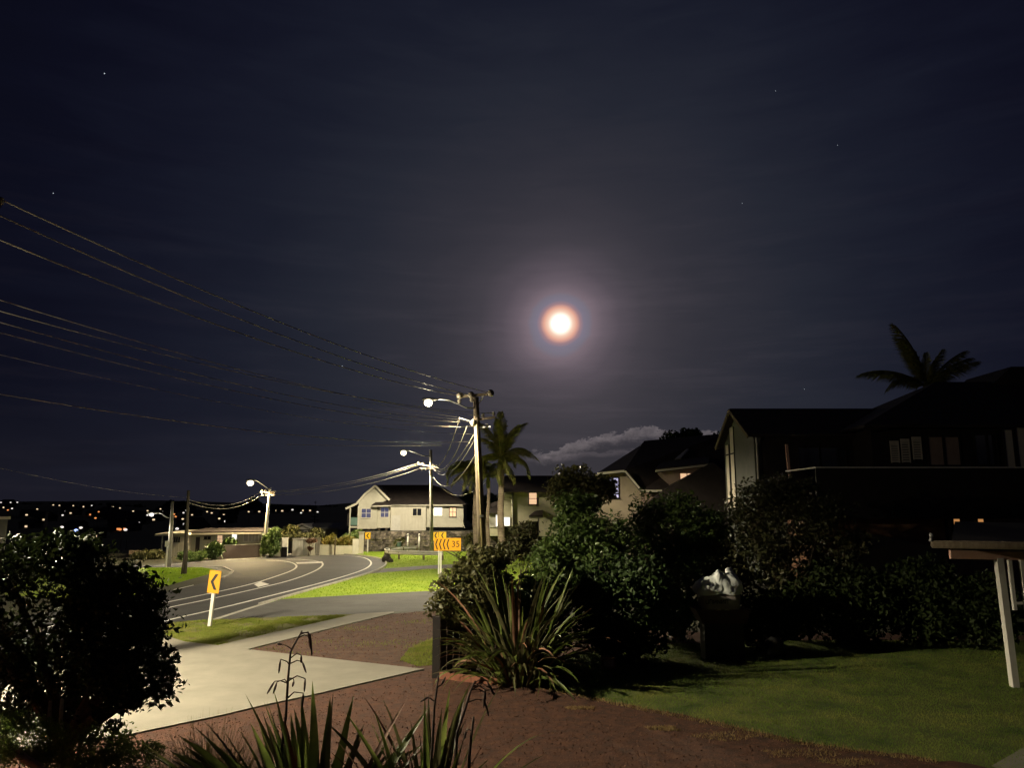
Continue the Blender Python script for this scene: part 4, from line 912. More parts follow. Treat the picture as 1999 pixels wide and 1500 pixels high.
# fences and gate pillars on the far side of the bend
df = 81.5
def fence_piece(name, x0, y0, x1, y1, d, m, label, cat, group=None, d2=None, caps=True, boards_n=0):
    r = thing(name, (X((x0 + x1) / 2, d), d, 0), label, cat, group); d2 = d if d2 is None else d2
    A = Vector((X(x0, d), d, 0)); B = Vector((X(x1, d2), d2, 0)); za, zb_ = Z(y0, d), Z(y1, d2); n = max(1, boards_n)
    for k in range(n):
        a = A.lerp(B, k / n); c = A.lerp(B, (k + .95) / n if n > 1 else 1.0); ha_ = za + (zb_ - za) * k / n; hb_ = za + (zb_ - za) * (k + 1) / n
        MB().prism([(a.x, a.y, -.5), (c.x, c.y, -.5), (c.x, c.y, hb_), (a.x, a.y, ha_)], (0, .12, 0)).build('board' if n > 1 else 'panel', m, r)
    if caps: MB().prism([(A.x - .05, A.y - .05, za), (B.x + .05, B.y - .05, zb_), (B.x + .05, B.y - .05, zb_ + .09), (A.x - .05, A.y - .05, za + .09)], (0, .24, 0)).build('capping', m_trim, r)
    return r
fence_piece('gate_wall', 541, 1053, 553, 1053, 80.0, m_wb, 'pale gate wall beside the columnar shrub', 'wall', d2=79.6)
gp = fence_piece('gate_wall', 554, 1052, 565, 1051.5, 79.6, m_trim, 'cream wall return with a dark meter box', 'wall', d2=82)
MB().box((X(554, 79.4), 79.2, .0), (X(564, 79.4), 79.5, Z(1069, 79.4))).build('meter_box', m_dark, gp)
fence_piece('fence', 574, 1053, 594, 1053, 81.0, m_trim, 'cream board fence panel with three wide boards left of the vine', 'fence', d2=81.6, boards_n=3)
fence_piece('fence', 594.3, 1053, 618, 1053, 81.6, m_wb, 'cream fence panel overgrown by a vine', 'fence', d2=82.0, boards_n=2)
fence_piece('gate_pillar', 619, 1052, 627, 1052, 81.8, m_trim, 'square cream pillar at the end of the vine fence', 'pillar')
fence_piece('fence', 627.5, 1064, 655, 1065, 82.5, m_wb_tan, 'low tan board fence below the golden hedge', 'fence', d2=83.2, caps=False, boards_n=1)
fence_piece('fence', 658, 1066, 690, 1066, 83.2, m_wb_tan, 'low tan fence right of the thin post below the hedge', 'fence', d2=84.5, caps=False)
fence_piece('fence_post', 655.5, 1046, 657.5, 1046, 83.0, m_pole, 'thin timber post between the two low fences', 'post', caps=False)
fence_piece('fence', 690.5, 1053, 702, 1053, 84.5, m_trim, 'cream picket panel beside the tall pillar', 'fence', d2=85, boards_n=3, caps=False)
fence_piece('gate_pillar', 702.5, 1040.5, 711.5, 1040.5, 85.4, m_trim, 'tallest cream pillar at the end of the stone wall', 'pillar')

# D: dark roofed house with dormer
dd = 58.0
hd = thing('dormer_house', (X(1290, dd), dd, 1.5), 'house with large dark hipped roof and lit dormer behind the trees', 'house')
b = MB(); b.prism([P(1168, 926, dd), P(1219, 921, dd), P(1252, 958, dd), P(1252, 1040, dd), P(1168, 1040, dd)], (0, 6, 0)); b.build('wall', m_cream, hd)
wall_box(hd, X(1252, dd) + .01, X(1420, dd), dd - .1, dd + 8, 1.0, Z(960, dd), m_pink)
yr = dd + 6
def pslab(pts, off=(0, .05, -.18)): b = MB(); b.prism(pts, off); return b
pslab([P(1258, 861, yr), P(1420, 846, yr), P(1420, 958, dd - .8), P(1252, 958, dd - .8), P(1219, 919, dd - .5)]).build('roof', m_roof, hd)
pslab([P(1258, 861, yr + .03), P(1219, 919, dd - .52), P(1166, 924, dd - .5), P(1166, 924, dd + 12), P(1250, 870, yr + 5)]).build('roof', m_roof, hd)
MB().bar(P(1166, 925.5, dd - .6), P(1219, 920, dd - .6), .08, .17).build('fascia', m_trim, hd)
MB().bar(P(1220, 920, dd - .85), P(1251, 957, dd - .95), .08, .13).build('bargeboard', m_trim, hd)
MB().bar(P(1251, 959, dd - .95), P(1292, 959, dd - .95), .10, .16).build('gutter', m_trim, hd)
wd = window(hd, 1183, 934, 1207, 972, dd, m_cool, m_dark, mull_v=1)
MB().box(P(1188, 968, dd - .07), P(1190, 940, dd - .045)).build('blind', m_white, wd)
dm = MB(); dm.prism([P(1291, 922, dd - 1.0), P(1382, 912, dd - 1.0), P(1382, 950, dd - 1.0), P(1313, 950, dd - 1.0)], (0, 3.5, 0)); dmo = dm.build('dormer', m_pink, hd)
MB().bar(P(1280, 920, dd - 1.3), P(1383, 908.5, dd - 1.3), .35, .14).build('dormer_fascia', m_trim, dmo)
pslab([P(1279, 919, dd - 1.4), P(1384, 907, dd - 1.4), P(1384, 895, dd + 2), P(1292, 903, dd + 2)], (0, 0, .12)).build('dormer_roof', m_roof, dmo)
window(hd, 1328, 925, 1354, 938, dd - 1.0, m_warm, m_brick, mull_v=1, fw=.08)
b = MB(); b.prism([P(1314, 946, dd - 2.2), P(1392, 903, dd - 2.2), P(1440, 940, dd - 2.2), P(1440, 1040, dd - 2.2), P(1250, 1040, dd - 2.2), P(1262, 985, dd - 2.2)], (0, 1.0, 0)); b.build('front_roof', m_roof, hd)
MB().prism([P(1317, 899, dd + 1.6), P(1340, 879, dd + 3.2), P(1345, 880, dd + 3.2), P(1329, 897, dd + 1.6)], (0, -.08, .10)).build('skylight', m_steel, hd)

# E: the big dark house on the right
yE = 38.0; xE = 11.95
he = thing('dark_house', (xE + 6, yE + 3, 1.0), 'large dark timber house with tall gable windows and long deck', 'house')
zE = Z(850, yE); yA = 40.65; zA = Z(803, yA); yF = 43.3
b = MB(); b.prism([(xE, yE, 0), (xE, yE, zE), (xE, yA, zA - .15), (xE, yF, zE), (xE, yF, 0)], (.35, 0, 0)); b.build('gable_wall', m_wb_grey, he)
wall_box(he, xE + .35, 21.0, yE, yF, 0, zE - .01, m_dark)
b = MB(); b.prism([(xE - .35, yE - .35, zE - .12), (xE - .35, yA, zA), (22.6, yA, zA), (22.6, yE - .35, zE - .12)], (0, 0, .14)); b.build('roof', m_roof, he)
b = MB(); b.prism([(xE - .35, yF + .35, zE - .2), (xE - .35, yA + .01, zA - .005), (22.6, yA + .01, zA - .005), (22.6, yF + .35, zE - .2)], (0, 0, .14)); b.build('roof', m_roof, he)
b = MB(); b.bar((xE - .40, yE - .38, zE - .10), (xE - .40, yA, zA + .02), .06, .20); b.bar((xE - .40, yF + .38, zE - .22), (xE - .40, yA, zA + .015), .061, .20); b.build('bargeboard', m_pole, he)
MB().tube([(xE + .1, yE - .15, 1), (xE + .1, yE - .15, zE - .4), (xE + .02, yE - .35, zE - .15)], .05, 6).build('downpipe', m_steel, he)
for (ya, yb2, za_, zb2) in ((41.35, 42.05, 4.6, zA - .75), (42.35, 42.95, 4.6, zE - .1)):
    b = MB(); b.box((xE - .05, ya - .07, za_), (xE - .002, ya, zb2)); b.box((xE - .05, yb2, za_), (xE - .002, yb2 + .07, zb2)); zm = Z(887, 42); b.box((xE - .05, ya, zm - .04), (xE - .002, yb2, zm + .04))
    w = b.build('window', m_dark, he); MB().box((xE - .03, ya, za_), (xE - .006, yb2, zb2)).build('blind', m_blind, w)
# taller block to the right
xR = X(1700, 36.0); y2 = 36.0; ze2 = Z(838, y2)
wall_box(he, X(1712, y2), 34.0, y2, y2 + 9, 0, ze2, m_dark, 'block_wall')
zr2 = Z(751, y2 + 4); xr0, xr1 = X(1850, y2 + 4), X(1945, y2 + 4)
e0 = (X(1700, y2 - .6), y2 - .6, ze2); e1 = (34.5, y2 - .6, ze2)
slab([e0, e1, (34.5, y2 + 4, zr2), (xr0, y2 + 4, zr2)], .14).build('block_roof', m_roof, he)
slab([(e0[0], y2 + 9.4, ze2), (34.5, y2 + 9.4, ze2), (34.5, y2 + 4.02, zr2), (xr0, y2 + 4.02, zr2)], .135).build('block_roof', m_roof, he)
slab([e0, (e0[0], y2 + 9.4, ze2), (xr0, y2 + 4.03, zr2)], .13).build('block_roof', m_roof, he)
b = MB(); b.prism([P(1936, 752, y2 + 3.6), P(1974, 716, y2 + 3.6), P(2060, 716, y2 + 3.6), P(2060, 760, y2 + 3.6)], (0, 4, 0)); b.build('upper_roof', m_roof, he)
MB().bar((X(1640, y2), y2 - .7, Z(846, y2)), (X(1790, y2), y2 - .7, Z(832, y2)), .07, .08).build('gutter', m_dark, he)
def louvre(x0, y0, x1, y1, d):
    xa, xb, za, zb2 = rect_px(x0, y0, x1, y1, d); b = MB(); b.box((xa - .05, d - .05, za), (xa, d - .003, zb2)); b.box((xb, d - .05, za), (xb + .05, d - .003, zb2)); b.box((xa - .05, d - .051, zb2), (xb + .05, d - .003, zb2 + .16))
    w = b.build('window', m_blind, he); n = 8
    for k in range(n):
        z = za + (zb2 - za) * (k + .2) / n; MB().prism([(xa, d - .06, z), (xb, d - .06, z), (xb, d - .02, z + .085), (xa, d - .02, z + .085)], (0, .008, 0)).build('slat', m_blind, w)
for a in ((1740, 868, 1753, 904), (1761, 864, 1774, 904), (1783, 860, 1797, 898)): louvre(*a, y2)
for a in ((1813, 854, 1840, 908), (1845, 854, 1872, 908)): window(he, *a, y2, m_curtain if False else m_pink, m_dark, mull_v=0)
for a in ((1905, 850, 1925, 908), (1930, 850, 1945, 908)): window(he, *a, y2, m_glass, m_dark, mull_v=0)
for a in ((1962, 840, 1978, 916), (1986, 834, 2010, 916)): window(he, *a, y2 - .4, m_blind, m_dark, mull_v=0)
window(he, 1560, 875, 1600, 920, yE, m_glass, m_dark, mull_v=0); window(he, 1602, 875, 1650, 920, yE, m_glass, m_dark, mull_v=0)
# deck in front
yD = 33.5
zD = Z(913, yD)
MB().box((X(1600, yD), yD, zD - .03), (X(2060, yD), yD + .12, zD + .03)).build('deck_rail', m_white, he)
MB().bar((X(1540, yD + 3.6), yD + 3.6, zD + .02), (X(1601, yD), yD + .06, zD), .12, .06).build('deck_rail', m_white, he)
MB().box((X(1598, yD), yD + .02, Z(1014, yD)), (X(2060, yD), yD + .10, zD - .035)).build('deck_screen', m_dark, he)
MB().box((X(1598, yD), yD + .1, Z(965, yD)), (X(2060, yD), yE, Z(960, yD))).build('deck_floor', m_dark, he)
MB().bar(P(1541, 930, yD + 3.6), P(1535, 868, yD + 3.6), .12, .12).build('deck_post', m_salmon, he)
wall_box(he, X(1600, yD), X(1842, yD + 1), yD + 1.0, yD + 4, 0, Z(1012, yD), m_brick, 'lower_wall')
MB().box((X(1843, yD + 1), yD + 1.0, 0), (X(1848, yD + 1), yD + 1.3, Z(1012, yD))).build('pier', m_dark, he)
wall_box(he, X(1850, yD + 1), X(2060, yD + 1), yD + 2.0, yD + 4, 0, Z(1012, yD), m_pink, 'lower_wall')
window(he, 1861, 1012, 1873, 1033, yD + 2.0, m_amber, m_dark, mull_v=0); window(he, 1908, 1013, 1919, 1024, yD + 2.0, m_amber, m_dark, mull_v=0)
MB().prism([(X(1660, yD), yD + .4, 0), (X(1850, yD), yD + .4, 0), (X(1850, yD), yD + .4, Z(1074, yD)), (X(1690, yD), yD + .4, Z(1040, yD)), (X(1660, yD), yD + .4, Z(1040, yD))], (0, .25, 0)).build('ramp_wall', m_conc, he)

# F: open pavilion at the right edge
yP = 21.0; xP = X(1962, yP)
hf = thing('garden_pavilion', (xP, yP, 0), 'open garden pavilion with white posts at the right edge', 'pavilion')
MB().bar((X(1978, yP, 1315), yP, 0), P(1949, 1090, yP), .17, .17).build('post', m_white, hf)
zt = Z(1083, yP)
MB().bar((X(1846, yP), yP - .02, Z(1083, yP)), (X(2300, yP), yP - .02, Z(1092, yP)), .10, .22).build('beam', m_salmon, hf)
b = MB(); b.prism([(X(1822, yP), yP - .7, Z(1072, yP)), (X(2320, yP), yP - .7, Z(1078, yP)), (X(2320, yP), yP + 4.5, Z(1036, yP)), (X(1862, yP + 4.5), yP + 4.5, Z(1030, yP))], (0, 0, .10)); b.build('roof', m_dark, hf)
MB().tube([(X(1815, yP - .8), yP - .8, Z(1063, yP - .8)), (X(2320, yP - .8), yP - .8, Z(1072, yP - .8))], .10, 10).build('gutter', m_pole, hf)
MB().bar((X(1965, yP), yP + .01, Z(1212, yP)), (X(2200, yP), yP + .01, Z(1216, yP)), .07, .08).build('rail', m_white, hf)
MB().bar((X(1978, yP), yP + .01, Z(1314, yP) + .05), (X(2200, yP), yP + .01, Z(1316, yP) + .05), .08, .08).build('rail', m_white, hf)
MB().bar((X(1970, yP + 1), yP + 1.2, Z(1180, yP + 1)), (X(2200, yP + 1), yP + 1.2, Z(1182, yP + 1)), .05, .07).build('rail', m_white, hf)
for px in (1970, 1993): MB().bar(P(px + 11, 1192, yP + .6), P(px, 1094, yP + .6), .09, .09).build('baluster', m_white, hf)
MB().box((X(1975, yP + .05), yP + .03, Z(1312, yP)), (X(2200, yP), yP + .06, Z(1218, yP))).build('lower_screen', m_pink, hf)
MB().bar((X(2230, yP), yP, 0), (X(2230, yP), yP, Z(1095, yP)), .17, .17).build('post', m_white, hf)
b = MB(); b.tube([P(1817, 1058, yP - .8), P(1818, 1050, yP - .8)], [.05, .04], 8); b.ball(P(1818, 1046, yP - .8), .06, 8, 6); b.build('finial', m_steel, hf)
# ---------------------------------------------------------------- palms
def frond_mesh(droop, seed, n=30, hang=.75, m=None):
    r = random.Random(seed); vs = []; fs = []; p = Vector((0, 0, 0)); a = 0.0; pts = []; dirs = []
    for i in range(n + 1):
        pts.append(p.copy()); a = -droop * (i / n) ** 1.3; d = Vector((math.cos(a), 0, math.sin(a))); dirs.append(d); p = p + d / n
    b = MB(); b.tube(pts[::3], [.022 * (1 - .85 * i / (len(pts[::3]) - 1)) + .003 for i in range(len(pts[::3]))], 5)
    for i in range(3, n + 1):
        s = i / n; l = .27 * math.sin(math.pi * (.12 + .80 * s)) ** .8 + .03
        for sd in (-1, 1):
            for k in range(2):
                q = pts[i] - dirs[i] * (k * .5 / n)
                dr = (dirs[i] * .55 + Vector((0, sd * (.62 + r.uniform(-.1, .1)), -hang * r.uniform(.5, 1.1)))).normalized()
                w = dirs[i] * .016; m1 = q + dr * l * .55 + Vector((0, 0, .015)); e = q + (dr * .85 + Vector((0, 0, -.35))).normalized() * l * r.uniform(.85, 1.1)
                b.add([q - w * .5, q + w * .5, m1 + w * .6, e, m1 - w * .6], [(0, 1, 2, 4), (4, 2, 3)])
    return b.mesh('frond')
FR = [frond_mesh(d_, i, hang=h_) for i, (d_, h_) in enumerate(((.5, .5), (1.0, .7), (1.6, .9), (2.2, 1.0)))]
for me in FR: me.materials.append(m_palmleaf)
def palm(base, top, r0, label, fronds, shaft=True, group='palm trees'):
    base, top = Vector(base), Vector(top); t = thing('palm_tree', base, label, 'palm tree', group)
    n = 12; pts = [base.lerp(top, k / n) + Vector((.05 * math.sin(k * .7), 0, 0)) for k in range(n + 1)]; pts[0].z -= .1
    MB().tube(pts, [r0 * (1.25 - .45 * (k / n)) for k in range(n + 1)], 10).build('trunk', m_palmtrunk, t)
    MB().tube([top - Vector((0, 0, .1)), top + Vector((0, 0, .5)), top + Vector((0, 0, 1.0))], [r0 * .95, r0 * 1.1, r0 * .5], 10).build('crownshaft', m_palmleaf, t)
    for (az_, el_, ln, kind) in fronds:
        o = link('frond', FR[kind], None, t, top - base + Vector((0, 0, .6)))
        o.rotation_euler = Matrix.Rotation(math.radians(az_), 3, 'Z').to_4x4().to_euler()
        o.matrix_local = Matrix.Translation(top - base + Vector((0, 0, .75))) @ Matrix.Rotation(math.radians(az_), 4, 'Z') @ Matrix.Rotation(-math.radians(el_), 4, 'Y') @ Matrix.Rotation(rnd.uniform(-.4, .4), 4, 'X') @ Matrix.Scale(ln, 4)
    return t
dpb = 62.0
palm((X(979, dpb), dpb, 0), P(978, 915, dpb), .26, 'taller palm with upright windblown crown right of the power pole',
     [(100, 84, 4.2, 0), (160, 80, 3.9, 1), (20, 80, 3.7, 1), (250, 78, 3.8, 1), (300, 76, 3.4, 1), (80, 70, 3.4, 2), (200, 72, 3.2, 2), (0, 35, 3.4, 2), (-10, 20, 3.4, 3), (30, 50, 3.2, 2), (330, 25, 3.2, 3), (180, 30, 3.0, 3), (230, 30, 3.0, 3), (285, 20, 2.8, 3), (130, 40, 3.0, 3), (60, 40, 3.0, 3), (310, -25, 2.6, 2), (250, -30, 2.5, 2)])
dpa = 66.0
palm((X(930, dpa), dpa, 0), P(928, 940, dpa), .22, 'shorter palm with lamplit yellow green crown left of the power pole',
     [(170, 50, 3.0, 3), (185, 30, 3.1, 3), (200, 60, 2.9, 3), (215, 40, 3.0, 3), (235, 25, 2.8, 3), (150, 45, 2.9, 2), (255, 50, 2.8, 3), (280, 55, 2.7, 3), (120, 60, 2.8, 2), (60, 55, 2.8, 2), (20, 45, 2.6, 3), (330, 40, 2.5, 3), (305, 20, 2.4, 3), (190, 5, 2.7, 2), (240, -10, 2.4, 2), (265, -20, 2.2, 2), (90, 80, 2.6, 1)])
dpc = 64.0
palm((X(953, dpc), dpc, 0), P(953, 952, dpc), .16, 'slim palm trunk with small dark crown between the other two palms',
     [(80, 70, 2.6, 2), (150, 60, 2.4, 2), (30, 55, 2.4, 3), (270, 40, 2.2, 3), (210, 35, 2.2, 3), (330, 40, 2.2, 3), (120, 75, 2.6, 1), (0, 60, 2.3, 2)])
dpe = 50.0
palm((X(1812, dpe), dpe, hz(X(1812, dpe), dpe)), P(1811, 778, dpe), .28, 'palm silhouette rising behind the dark house roof',
     [(170, 82, 4.6, 0), (150, 79, 3.8, 0), (195, 77, 3.4, 0), (120, 84, 3.4, 0), (180, 36, 4.4, 1), (186, 30, 3.6, 2), (174, 44, 3.0, 2), (0, 54, 3.6, 0), (5, 44, 3.8, 0), (-4, 38, 3.6, 0), (40, 68, 2.4, 0), (300, 72, 2.6, 0), (90, 70, 2.6, 1), (240, 72, 2.4, 0)], group=None)

# ---------------------------------------------------------------- flax
def flax_mesh(bend, twist, seed, w=.045, fold=.5):
    r = random.Random(seed); n = 9; p = Vector((0, 0, 0)); vs = []
    for i in range(n + 1):
        s = i / n; a = math.pi / 2 - bend * s ** 1.7; d = Vector((math.cos(a), 0, math.sin(a)))
        ww = w * (.55 + .9 * s) if s < .45 else w * .955 * max(0.0, 1 - ((s - .45) / .55) ** 1.6)
        t = twist * s; sd = Vector((-math.sin(a) * math.sin(t), math.cos(t), math.cos(a) * math.sin(t))); nn = d.cross(sd)
        vs += [p + sd * ww - nn * ww * fold * -1, p, p - sd * ww - nn * ww * fold * -1]
        p = p + d / n
    fs = []
    for i in range(n): k = 3 * i; fs += [(k, k + 1, k + 4, k + 3), (k + 1, k + 2, k + 5, k + 4)]
    return MB().add(vs, fs, True).mesh('leaf')
FLX = {}
for key, m_ in (('g', m_flax), ('b', m_flax2), ('d', m_flaxdead), ('w', m_flax)):
    FLX[key] = []
    for i, (bd, tw) in enumerate(((.12, .2), (.35, -.4), (.7, .5), (1.1, -.3), (1.7, .6), (2.3, -.6))):
        me = flax_mesh(bd, tw, i, w={'d': .020, 'w': .040}.get(key, .026)); me.materials.append(m_); FLX[key].append(me)
def flax(base, label, leaves, mats, group=None, name='flax_plant'):
    """leaves: list of (azimuth deg, tilt deg from upright, length, bend kind, root radius)"""
    t = thing(name, base, label, 'flax', group)
    for (az_, ti, ln, kd, rr) in leaves:
        o = link('leaf', FLX[rnd.choice(mats)][kd], None, t)
        a = math.radians(az_)
        o.matrix_local = Matrix.Translation((math.cos(a) * rr, math.sin(a) * rr, 0)) @ Matrix.Rotation(a, 4, 'Z') @ Matrix.Rotation(math.radians(ti), 4, 'Y') @ Matrix.Rotation(rnd.uniform(-.5, .5), 4, 'Z') @ Matrix.Scale(ln, 4)
    return t
def flower_stalk(base, pts, label, tw):
    """dead flower stalk with hanging pods; pts in px at depth d"""
    t = thing('flower_stalk', base, label, 'flower stalk', 'dead flax flower stalks')
    n = len(pts); MB().tube([base] + pts, [.022] + [.02 * (1 - .6 * i / n) for i in range(n)], 6).build('stem', m_stalk, t)
    for (a, b_, c, e) in tw:
        k = MB().tube([a, b_, c], [.010, .008, .006], 5).build('twig', m_stalk, t)
        d = (Vector(e) - Vector(c)); MB().tube([c, Vector(c) + d * .35, Vector(c) + d * .8, e], [.006, .017, .014, .003], 6).build('pod', m_stalk, k)
    return t
# big flax in the border
bf = Vector((X(1010, 21.6), 21.6, 0))
lv = []
for k in range(270):
    az_ = rnd.uniform(0, 360); q = rnd.random()
    if q < .11: lv.append((az_, rnd.uniform(4, 22), rnd.uniform(2.4, 3.3), rnd.choice((0, 1, 2)), rnd.uniform(.05, .6)))
    elif q < .55: lv.append((az_, rnd.uniform(12, 42), rnd.uniform(1.8, 2.7), rnd.choice((2, 3, 3, 4)), rnd.uniform(.1, .7)))
    else: lv.append((az_, rnd.uniform(20, 65), rnd.uniform(1.4, 2.4), rnd.choice((3, 4, 4, 5)), rnd.uniform(.2, .8)))
flax(bf, 'large spiky flax clump in front of the leafy hedge', lv, ['g', 'g', 'g', 'b', 'b', 'd'])
# front flax, two clumps at the bottom edge
bq = Vector((X(640, 11.2), 11.2, 0))
lv = []
for k in range(100):
    az_ = rnd.uniform(0, 360); q = rnd.random()
    if q < .30: lv.append((az_, rnd.uniform(10, 34), rnd.uniform(1.7, 2.3), rnd.choice((0, 0, 1)), rnd.uniform(.05, .5)))
    else: lv.append((az_, rnd.uniform(30, 64), rnd.uniform(1.4, 2.0), rnd.choice((0, 1, 2, 3)), rnd.uniform(.1, .5)))
for k in range(34): lv.append((rnd.uniform(140, 215), rnd.uniform(40, 68), rnd.uniform(1.7, 2.4), rnd.choice((0, 1, 1)), rnd.uniform(.2, .6)))
flax(bq, 'green flax with broad sword leaves at the bottom of the picture', lv, ['w', 'w', 'w', 'w', 'w', 'g', 'b', 'd'])
bq2 = Vector((X(850, 11.6), 11.6, 0)); lv = []
for k in range(46):
    az_ = rnd.uniform(0, 360); lv.append((az_, rnd.uniform(6, 48), rnd.uniform(1.3, 2.3), rnd.choice((0, 1, 1, 2)), rnd.uniform(.05, .35)))
flax(bq2, 'smaller bronze tinged flax right of the broad green one', lv, ['g', 'b', 'b', 'd'])
bq3 = Vector((X(185, 13.8), 13.8, 0)); lv = [(rnd.uniform(0, 360), rnd.uniform(5, 40), rnd.uniform(.8, 1.35), rnd.choice((0, 1)), rnd.uniform(.02, .15)) for k in range(12)]
flax(bq3, 'few dark sword leaves below the round tree', lv, ['b', 'g'])
d_ = 11.2
pt = lambda x, y: P(x, y, d_)
flower_stalk(Vector((X(556, d_), d_, 0)), [pt(558, 1400), pt(562, 1330), pt(567, 1275), pt(573, 1262), pt(590, 1232)], 'dead flax flower stalk with hanging pods before the driveway',
    [(pt(562, 1335), pt(556, 1327), pt(541, 1332), pt(533, 1356)), (pt(562, 1335), pt(548, 1330), pt(536, 1331), pt(521, 1356)), (pt(563, 1330), pt(580, 1320), pt(596, 1326), pt(594, 1352)), (pt(564, 1325), pt(572, 1325), pt(574, 1330), pt(571, 1342)),
     (pt(566, 1300), pt(560, 1292), pt(548, 1288), pt(544, 1316)), (pt(567, 1296), pt(580, 1290), pt(590, 1292), pt(598, 1315)), (pt(568, 1285), pt(580, 1276), pt(588, 1280), pt(588, 1296)), (pt(570, 1268), pt(560, 1262), pt(550, 1258), pt(541, 1258)),
     (pt(580, 1248), pt(594, 1240), pt(603, 1244), pt(606, 1268)), (pt(588, 1236), pt(600, 1236), pt(606, 1240), pt(609, 1282)), (pt(560, 1365), pt(574, 1352), pt(592, 1354), pt(590, 1382)), (pt(585, 1240), pt(596, 1236), pt(602, 1234), pt(604, 1252))])
flower_stalk(Vector((X(885, d_), d_, 0)), [pt(893, 1430), pt(908, 1385), pt(918, 1352), pt(928, 1330)], 'leaning dead flower stalk with drooping pods in front of the big flax',
    [(pt(918, 1350), pt(934, 1340), pt(946, 1346), pt(948, 1368)), (pt(922, 1342), pt(940, 1334), pt(956, 1344), pt(966, 1358)), (pt(914, 1372), pt(930, 1366), pt(946, 1368), pt(954, 1400)), (pt(924, 1336), pt(936, 1328), pt(950, 1330), pt(962, 1352)), (pt(920, 1348), pt(934, 1346), pt(946, 1352), pt(944, 1384))])
flower_stalk(Vector((X(842, d_), d_, 0)), [pt(845, 1440), pt(848, 1380), pt(856, 1320)], 'thin upright dead stalk between the two leaning stalks', [(pt(848, 1370), pt(842, 1366), pt(835, 1362), pt(820, 1372)), (pt(852, 1345), pt(858, 1340), pt(862, 1338), pt(870, 1322))])
flower_stalk(Vector((X(912, d_ + .3), d_ + .3, 0)), [pt(918, 1455), pt(925, 1400)], 'short dark stalk at the bottom beside the mulch', [(pt(921, 1430), pt(916, 1425), pt(910, 1428), pt(906, 1445))])

# ---------------------------------------------------------------- shrubs and trees
def boxlobe(x0, y0, x1, y1, d, nc, per, cr, ry=None):
    c = P((x0 + x1) / 2, (y0 + y1) / 2, d); rx = (x1 - x0) / F_PX * d / 2; rz = (y1 - y0) / F_PX * d / 2
    return ((c.x, c.y, c.z), (max(rx - cr * .6, .05), ry or max(rx, rz) * .8, max(rz - cr * .6, .05)), nc, per, cr)
def bush(name, label, cat, boxes, base, leaf, m, **kw):
    return shrub(name, base, label, cat, [boxlobe(*b_) for b_ in boxes], leaf, m, kw.pop('wood', m_wood), **kw)
# round tree at the left, backlit
dt = 14.0
bush('broadleaf_tree', 'round dark small-leaved tree silhouetted at the left', 'tree',
     [(-130, 1035, 250, 1330, dt, 128, 84, .42), (120, 1090, 330, 1350, dt, 74, 78, .36), (160, 1200, 372, 1385, dt - .2, 46, 70, .30), (-120, 1250, 200, 1420, dt, 56, 80, .34), (150, 1330, 260, 1440, dt, 12, 80, .22), (20, 1040, 200, 1110, dt + .3, 26, 110, .3)],
     (X(170, dt), dt, 0), .10, m_leaf_tree, stems=18, r0=.13, trunk=.55, aspect=.5)
# leafy bush over the fence post
dbu = 22.8
bush('leafy_bush', 'glossy rounded bush spilling over the dark fence post', 'bush',
     [(840, 1078, 1010, 1225, dbu, 80, 75, .34), (885, 1064, 1000, 1120, dbu + .3, 22, 70, .28), (838, 1140, 930, 1238, dbu - .2, 30, 70, .28), (890, 1215, 960, 1290, dbu - .3, 10, 60, .22)], (X(920, dbu), dbu + .2, 0), .125, m_leaf_olive, stems=8, r0=.06, aspect=.6)
r = thing('board_fence', (X(856, 22.3), 22.3, 0), 'dark board fence end with square post under the glossy bush', 'fence')
A = Vector((X(856, 22.2), 22.2, 0)); B = Vector((X(1000, 24.2), 24.2, 0))
MB().box((A.x - .10, A.y - .10, -.1), (A.x + .10, A.y + .10, 1.62)).build('post', m_dark, r)
for k in range(12):
    a = A.lerp(B, .05 + .95 * k / 12); c = A.lerp(B, .05 + .95 * (k + .93) / 12)
    MB().prism([(a.x, a.y, .04), (c.x, c.y, .04), (c.x, c.y, 1.5), (a.x, a.y, 1.5)], (0, .03, 0)).build('board', m_dark, r)
bk = thing('brick_edging', (X(930, 21.6), 21.4, 0), 'low row of terracotta edging bricks at the foot of the flax', 'edging')
x = X(862, 21.9)
k = 0
while x < X(1005, 21.0):
    t = (x - X(862, 21.9)) / (X(1005, 21.0) - X(862, 21.9)); y = 22.0 - 1.0 * t; w_ = rnd.uniform(.26, .32)
    MB().prism([(x, y, 0), (x + w_, y - .12, 0), (x + w_, y - .12, .17), (x, y, .17 + rnd.uniform(-.01, .01))], (0, .11, 0)).build('brick', m_terra, bk); x += w_ + .015
# trees of the border
bush('border_tree', 'bright green leafy tree, lamplit on its left side, right of the palms', 'tree', [(1050, 985, 1215, 1150, 27, 85, 80, .55), (1030, 1040, 1120, 1190, 26.5, 45, 75, .45), (1120, 1000, 1260, 1200, 26.5, 75, 75, .5), (1070, 960, 1180, 1010, 27.2, 25, 70, .4)], (X(1130, 27), 27, 0), .14, m_leaf_mid, stems=12, r0=.12, aspect=.5)
bush('border_tree', 'olive leafed tree crown rising beside the dormer house', 'tree', [(1075, 905, 1180, 1000, 33, 60, 70, .5), (1060, 930, 1130, 990, 33, 30, 60, .4), (1150, 925, 1205, 985, 33, 26, 60, .4)], (X(1125, 33), 33, 0), .14, m_leaf_olive, stems=12, r0=.12, trunk=2.0, aspect=.55)
bush('border_tree', 'dark green bushy tree below the dormer house', 'tree', [(1210, 955, 1420, 1120, 29, 100, 70, .6), (1230, 1050, 1400, 1240, 28, 80, 70, .55), (1330, 980, 1430, 1150, 29, 45, 70, .5)], (X(1320, 28.5), 28.5, 0), .14, m_leaf_mid, stems=12, r0=.12, aspect=.5)
